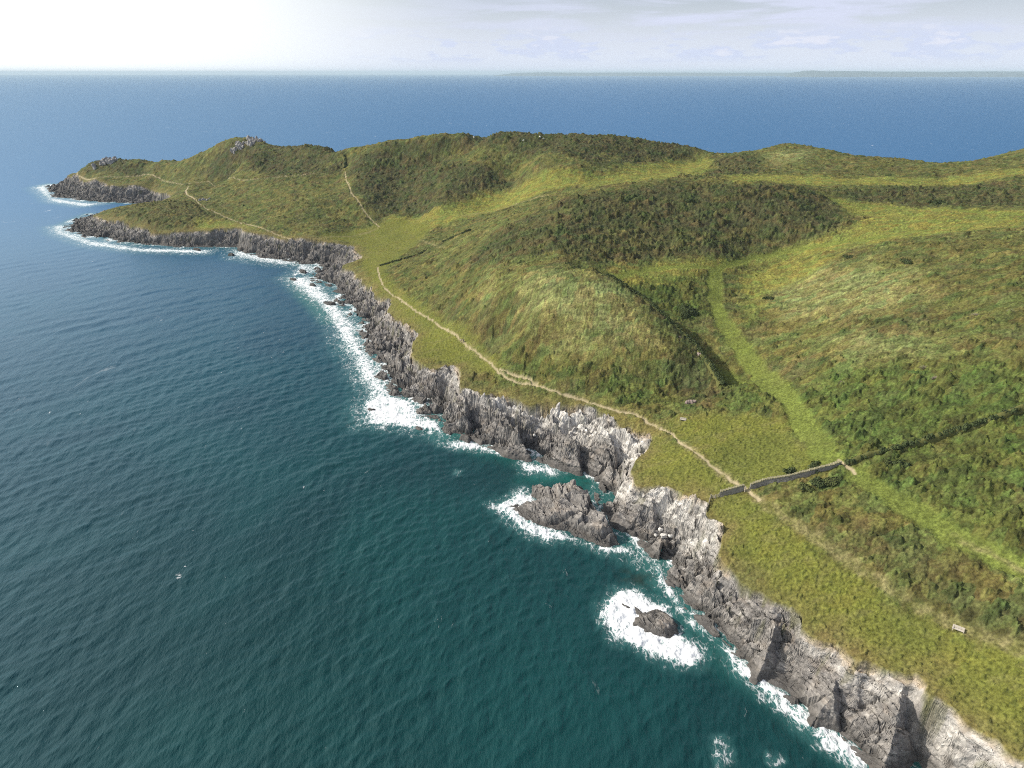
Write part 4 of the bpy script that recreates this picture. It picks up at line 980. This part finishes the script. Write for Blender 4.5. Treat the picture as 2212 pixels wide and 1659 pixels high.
# fence at the cliff corner: posts and rails as parts
def fence(px, label):
    P = hits(px)[:, :2].astype(float); base = P[0]; z0 = gz(*base); root = empty("wooden_fence", (base[0], base[1], z0))
    Z_ = [gz(*p) for p in P]
    for p, z_ in zip(P, Z_):
        boxes_mesh("post", [((p[0] - base[0], p[1] - base[1], z_ - z0 + .55), (.08, .08, .85), random.uniform(-.2, .2), random.uniform(-.05, .05))], M_WOOD, root)
    for hgt in (.35, .72, 1.1):
        bm = bmesh.new()
        for i in range(len(P) - 1):
            a = Vector((P[i][0] - base[0], P[i][1] - base[1], Z_[i] - z0 + hgt)); b_ = Vector((P[i + 1][0] - base[0], P[i + 1][1] - base[1], Z_[i + 1] - z0 + hgt)); d = b_ - a
            M = Matrix.Translation((a + b_) / 2) @ d.to_track_quat('X', 'Z').to_matrix().to_4x4()
            for vv in bmesh.ops.create_cube(bm, size=1.0)['verts']: vv.co = M @ Vector((vv.co.x * d.length, vv.co.y * .05, vv.co.z * .14))
        me = bpy.data.meshes.new("rail"); bm.to_mesh(me); bm.free(); me.materials.append(M_WOOD)
        o = bpy.data.objects.new("rail", me); scene.collection.objects.link(o); o.parent = root
    return tag(root, label, "fence")
fence([(1552,1077),(1545,1078),(1535,1081)], "short rail fence between the stone wall and the corner post by the cliff edge")
fence([(1534,1082),(1532,1088),(1530,1095),(1528,1103)], "rail fence running down from the corner post along the cliff edge")
for u, v, lab in ((1609,1063,"pale gate post at the end of the short stone wall"), (1814,1011,"thin gate post at the upper end of the long stone wall"), (1830,1009,"gate post against the overgrown bank by the green track")):
    p = hits([(u, v)])[0]
    tag(boxes_mesh("gate_post", [((0, 0, .6), (.11, .11, .9), .3, .03), ((0, 0, 1.53), (.13, .13, .04), .3, .03)], M_WOOD), lab, "post", "posts at the wall openings").location = (float(p[0]), float(p[1]), gz(p[0], p[1]))

def bench(u, v, turn, L, label):
    p = hits([(u, v)])[0]; z0 = gz(p[0], p[1]); root = empty("park_bench", (float(p[0]), float(p[1]), z0 + .02), turn)
    for k, yy in enumerate((-.28, -.13, .02, .17)): pass
    boxes_mesh("seat", [((0, yy, .47), (L / 2, .068, .03), 0, 0) for yy in (-.30, -.15, 0.0, .15)], M_BENCH, root)
    boxes_mesh("backrest", [((0, .27 + .05 * k, .62 + .16 * k), (L / 2, .03, .065), 0, -.28) for k in range(3)], M_BENCH, root)
    for sx_ in (-1, 1):
        x_ = sx_ * (L / 2 - .12)
        boxes_mesh("leg", [((x_, -.28, .2), (.06, .06, .28), 0, 0)], M_BENCH, root)
        boxes_mesh("leg", [((x_, .26, .45), (.06, .06, .52), 0, -.12)], M_BENCH, root)
        boxes_mesh("armrest", [((x_, -.02, .70), (.06, .34, .035), 0, 0), ((x_, -.30, .58), (.05, .05, .12), 0, 0)], M_BENCH, root)
    return tag(root, label, "bench")
M_BENCH = simple("silvered_oak", (.52, .47, .40), .8, .2, 4, .25, .01)
bench(2068, 1366, math.radians(-37), 2.1, "silver wooden bench standing alone on the near cliff-top turf")
bench(1475, 912, math.radians(-20), 2.0, "pale wooden bench below the end of the spur beside the coast path")

def dead_bush(u, v, r, label, group):
    p = hits([(u, v)])[0]; z0 = gz(p[0], p[1]); V_, T_ = [], []
    for _ in range(900):
        d = Vector((random.gauss(0, 1), random.gauss(0, 1), abs(random.gauss(0, .8)) + .12)).normalized(); q = r * random.uniform(.55, 1.0)
        a = Vector((d.x * q * .35, d.y * q * .35, d.z * q * .35)) if random.random() < .5 else Vector((random.gauss(0, .1), random.gauss(0, .1), 0)); b_ = Vector((d.x * q, d.y * q, d.z * q * .8 + .1))
        w = d.orthogonal().normalized() * .022 * (1 + r * .4); w2 = d.cross(w); i = len(V_)
        V_ += [a + w, a - w * .5 + w2, a - w * .5 - w2, b_ + Vector((random.gauss(0, .12), random.gauss(0, .12), random.gauss(0, .12)))]
        T_ += [(i, i + 1, i + 3), (i + 1, i + 2, i + 3), (i + 2, i, i + 3)]
    o = link_mesh("dead_bush", np.array([tuple(q) for q in V_], F), np.array(T_), M_TWIG, False)
    o.location = (float(p[0]), float(p[1]), z0 - .1); return tag(o, label, "bush", group)
for u, v, r, lab in [(1996,800,2.1,"largest grey leafless bush in the cluster of three on the right slope"), (2049,806,1.6,"right-hand grey leafless bush of the cluster of three on the right slope"), (2020,822,1.5,"lowest grey leafless bush of the cluster of three on the right slope"),
                     (1820,833,1.9,"lone grey leafless bush between the green track and the cluster of three"), (2108,686,2.0,"pale leafless bush near the upper right edge, left of its pair"), (2185,678,1.9,"pale leafless bush at the upper right edge"), (1466,732,1.3,"small grey dead bush on the crest of the spur")]:
    dead_bush(u, v, r, lab, "leafless bushes on the slopes")
def bush(u, v, r, n, label, mat, group):
    p = hits([(u, v)])[0]; z0 = gz(p[0], p[1]); root = empty("green_bush", (float(p[0]), float(p[1]), z0))
    lob = [(random.gauss(0, r * .45), random.gauss(0, r * .4), r * random.uniform(.1, .35), r * random.uniform(.4, .7)) for _ in range(9)]
    leaf_mesh("leaf_crown", lob, 0, n, mat, root, .16 + .04 * r, .85)
    tw = [((random.gauss(0, r * .2), random.gauss(0, r * .2), .25 * r), (.05, .05, .35 * r), random.uniform(0, 3), random.uniform(-.5, .5)) for _ in range(9)]
    tw.append(((0, 0, .12 * r), (.25 * r, .25 * r, .08), .4, 0))
    boxes_mesh("stem", tw, M_DARKWOOD, root)
    return tag(root, label, "bush", group)
for u, v, r, n, lab, mt in [(1600,526,3.2,2200,"rounded green bush at the foot of the heather hill, right-hand one",M_LEAF2), (1481,517,2.6,1800,"rounded green bush at the foot of the heather hill, middle one",M_LEAF2), (1525,524,2.8,1800,"low green bush between the two rounded ones below the heather hill",M_LEAF2),
      (1491,438,3.0,1800,"green bush high on the heather hill",M_LEAF), (1485,682,4.2,4200,"big dark bush in the valley beside the spur, throwing a long shadow",M_LEAF), (2024,441,3.4,1800,"dark bush on the yellow grass near the right-hand heather strip",M_LEAF),
      (1605,690,1.3,900,"tiny dark bush on the edge of the green valley track",M_LEAF), (1795,1046,1.9,1500,"bramble bush on the near side of the long stone wall",M_LEAF2), (1770,1050,2.2,1700,"wide bramble bush under the middle of the long stone wall",M_LEAF), (1740,1058,1.6,1200,"lowest bramble bush below the long stone wall",M_LEAF2),
      (1758,1014,2.0,1500,"brown-green bush behind the long stone wall",M_LEAF), (1708,1020,1.4,1000,"small bush behind the long stone wall at its lower half",M_LEAF), (1915,1004,1.7,1300,"round bush in front of the overgrown bank",M_LEAF2), (1945,1008,1.5,1200,"second round bush in front of the overgrown bank, further up",M_LEAF),
      (1960,572,2.6,1500,"dark bush on the crest of the right slope",M_LEAF), (1835,560,2.2,1400,"low dark bush above the level track on the right slope",M_LEAF), (1660,648,1.7,1100,"small dark bush at the left end of the straw slope",M_LEAF)]:
    bush(u, v, r, n, lab, mt, "green bushes on the headland")

# two walkers on the coast path
def skinned(name, verts, edges, radii, mat, parent=None):
    me = bpy.data.meshes.new(name); me.from_pydata(verts, edges, []); me.materials.append(mat)
    o = bpy.data.objects.new(name, me); scene.collection.objects.link(o)
    if parent: o.parent = parent
    sk = o.modifiers.new("skin", 'SKIN'); sub = o.modifiers.new("subdivision", 'SUBSURF'); sub.levels = sub.render_levels = 2
    for v_, r_ in zip(me.skin_vertices[0].data, radii): v_.radius = r_ if isinstance(r_, tuple) else (r_, r_)
    me.skin_vertices[0].data[0].use_root = True
    return o
M_SKIN = simple("skin", (.48, .32, .24), .6, .3, 5, .1)
M_HAIR = simple("hair", (.05, .035, .025), .7, .3, 8, .3)
def walker(u, v, turn, top, legs, label, step_):
    p = hits([(u, v)])[0]; z0 = gz(p[0], p[1]); root = empty("person", (float(p[0]), float(p[1]), z0 - .04), turn)
    s_ = step_
    V_ = [(0, 0, .95), (0, 0, 1.15), (0, .01, 1.38), (0, .01, 1.50), (0, .03, 1.56), (0, .03, 1.66), (0, .02, 1.74),
          (.10, 0, .92), (.11, s_ * .5, .50), (.11, s_ * .55 - .10, .09), (.11, s_ * .55 + .10, .04), (-.10, 0, .92), (-.11, -s_ * .35, .52), (-.11, -s_ * .9, .12), (-.11, -s_ * .9 + .17, .05),
          (.19, .01, 1.40), (.24, -s_ * .35, 1.14), (.22, -s_ * .2, .90), (.22, -s_ * .15 + .03, .80), (-.19, .01, 1.40), (-.24, s_ * .25, 1.14), (-.22, s_ * .6, .93), (-.22, s_ * .7, .84)]
    E_ = [(0, 1), (1, 2), (2, 3), (3, 4), (4, 5), (5, 6), (0, 7), (7, 8), (8, 9), (9, 10), (0, 11), (11, 12), (12, 13), (13, 14), (2, 15), (15, 16), (16, 17), (17, 18), (2, 19), (19, 20), (20, 21), (21, 22)]
    R_ = [(.15, .11), (.14, .10), (.16, .11), .06, (.075, .085), (.085, .10), (.055, .065), .09, .06, .045, .04, .09, .06, .045, .04, .065, .045, .035, .03, .065, .045, .035, .03]
    body = skinned("body", V_, E_, R_, M_SKIN, root)
    skinned("jacket", [(0, 0, 1.0), (0, 0, 1.18), (0, .01, 1.40), (.19, .01, 1.41), (.24, -s_ * .35, 1.14), (.22, -s_ * .2, .93), (-.19, .01, 1.41), (-.24, s_ * .25, 1.14), (-.22, s_ * .6, .96), (0, .01, 1.47)],
            [(0, 1), (1, 2), (2, 3), (3, 4), (4, 5), (2, 6), (6, 7), (7, 8), (2, 9)], [(.175, .13), (.165, .125), (.18, .13), .08, .062, .05, .08, .062, .05, .075], top, root)
    skinned("trousers", [(0, 0, .96), (.10, 0, .90), (.11, s_ * .5, .50), (.11, s_ * .55 - .09, .13), (-.10, 0, .90), (-.11, -s_ * .35, .52), (-.11, -s_ * .88, .16)], [(0, 1), (1, 2), (2, 3), (0, 4), (4, 5), (5, 6)], [(.16, .12), .105, .075, .06, .105, .075, .06], legs, root)
    skinned("hair", [(0, .0, 1.66), (0, .0, 1.72), (0, .03, 1.765)], [(0, 1), (1, 2)], [(.09, .085), (.092, .10), (.07, .08)], M_HAIR, root)
    return tag(root, label, "person", "two walkers on the coast path")
walker(996, 742, math.radians(35), simple("cream_jacket", (.62, .56, .50), .9, .1, 6, .1), simple("maroon_trousers", (.12, .06, .055), .9, .1, 6, .1), "person in a cream jacket and dark trousers walking on the coast path", .30)
walker(1001, 741, math.radians(35), simple("lilac_jacket", (.45, .36, .38), .9, .1, 6, .1), simple("grey_trousers", (.26, .22, .23), .9, .1, 6, .1), "person in a mauve jacket carrying a dark rucksack on the coast path", .26)
rk_root = [o for o in scene.objects if o.name.startswith("person")][-1]
def rucksack():
    o = stone_mesh("rucksack", [((0, -.17, 1.25), (.14, .09, .22), 0, 0)], simple("rucksack_cloth", (.03, .025, .03), .8, .2, 6, .2))
    c, s_ = math.cos(rk_root.rotation_euler.z), math.sin(rk_root.rotation_euler.z)
    o.location = rk_root.location; o.rotation_euler = rk_root.rotation_euler
    tag(o, "black rucksack on the back of the person in the mauve jacket", "rucksack")
rucksack()

# far island and the strip of land behind it, with a lighthouse on the island
def far_land(name, prof, dist, depth, label, mat):
    """A long low land mass: (picture u, height above the sea)."""
    n = len(prof); V_, Q_ = [], []; rows = 7
    for j in range(rows):
        a = j / (rows - 1); h = math.sin(math.pi * min(1, a * 1.2 + .02)) if a < .8 else max(0, (1 - a) * 4) * .6
        for i, (u, z_) in enumerate(prof):
            y_ = dist + depth * a; V_.append(((u - 1106) / FOCAL * dist / (CP + 672 / FOCAL * SP) , y_, -2 + (z_ + 2) * (0 if j in (0, rows - 1) else min(1, .72 + .28 * h) * (1 + .03 * math.sin(i * 2.3 + j)))))
    for j in range(rows - 1):
        for i in range(n - 1): Q_.append((j * n + i, j * n + i + 1, (j + 1) * n + i + 1, (j + 1) * n + i))
    o = link_mesh(name, np.array(V_, F), np.array(Q_), mat, True); o["kind"] = 'structure'; o["label"] = label; o["category"] = "island"
    return o
M_FAR = simple("far_heath", (.07, .09, .085), .95, .1, .002, .5)
DI = 25000.0
def hz(px): return CAM_H + px / FOCAL * DI          # height that shows px picture units over the horizon
far_land("distant_island", [(1725, 0), (1738, hz(1.2)), (1752, hz(3.6)), (1768, hz(4.6)), (1782, hz(4.2)), (1798, hz(2.6)), (1806, hz(2.4)), (1812, hz(3.2)), (1840, hz(3.2)), (1880, hz(3.3)), (1905, hz(2.6)), (1960, hz(2.3)), (2060, hz(2.3)), (2130, hz(2.8)), (2212, hz(2.6)), (2300, hz(2.4)), (2420, 0)], DI, 1500, "faint blue island lying along the horizon", M_FAR)
far_land("distant_coast", [(1060, 0), (1110, hz(.3)), (1140, hz(.7)), (1180, hz(1.3)), (1250, hz(.8)), (1400, hz(.9)), (1600, hz(.7)), (1740, hz(.8)), (2000, 0)], DI + 8000, 2500, "low pale strip of land on the horizon beyond the open sea", M_FAR)
lx = (1804 - 1106) / FOCAL * DI / (CP + 672 / FOCAL * SP)
lh = empty("lighthouse", (lx, DI + 500, hz(2.3)))
def lathe(name, prof, mat, parent, seg=20):
    V_ = [(r_ * math.cos(2 * math.pi * k / seg), r_ * math.sin(2 * math.pi * k / seg), z_) for r_, z_ in prof for k in range(seg)]
    Q_ = [(j * seg + k, j * seg + (k + 1) % seg, (j + 1) * seg + (k + 1) % seg, (j + 1) * seg + k) for j in range(len(prof) - 1) for k in range(seg)]
    return link_mesh(name, np.array(V_, F), np.array(Q_), mat, False, parent=parent)
M_TOWER = simple("tower_stone", (.20, .20, .20), .9, .1, .1, .1)
lathe("tower", [(12, -14), (11, 0), (8, 32), (10, 33), (10, 35), (0, 35)], M_TOWER, lh)
lathe("lantern_room", [(5, 35), (5, 41), (6, 41.5), (2.5, 45), (0, 47)], M_TOWER, lh)
tag(lh, "tiny lighthouse tower on the faint blue island", "lighthouse")

# haze: one even box of air round everything
bm = bmesh.new()
for vv in bmesh.ops.create_cube(bm, size=2.0)['verts']:
    vv.co = Vector((vv.co.x * 63000, vv.co.y * 63000, 95.0 + vv.co.z * 105.0))
me = bpy.data.meshes.new("haze"); bm.to_mesh(me); bm.free()
hm = bpy.data.materials.new("haze_air"); hm.use_nodes = True; hn = hm.node_tree; hn.nodes.clear()
ho = hn.nodes.new("ShaderNodeOutputMaterial"); hv = hn.nodes.new("ShaderNodeVolumePrincipled")
hv.inputs["Color"].default_value = (.68, .87, 1.0, 1); hv.inputs["Density"].default_value = 4.0e-5; hv.inputs["Anisotropy"].default_value = .0
hn.links.new(hv.outputs[0], ho.inputs["Volume"]); me.materials.append(hm)
hz_o = bpy.data.objects.new("haze", me); scene.collection.objects.link(hz_o); hz_o["kind"] = "stuff"; hz_o["label"] = "thin blue sea haze"; hz_o["category"] = "haze"
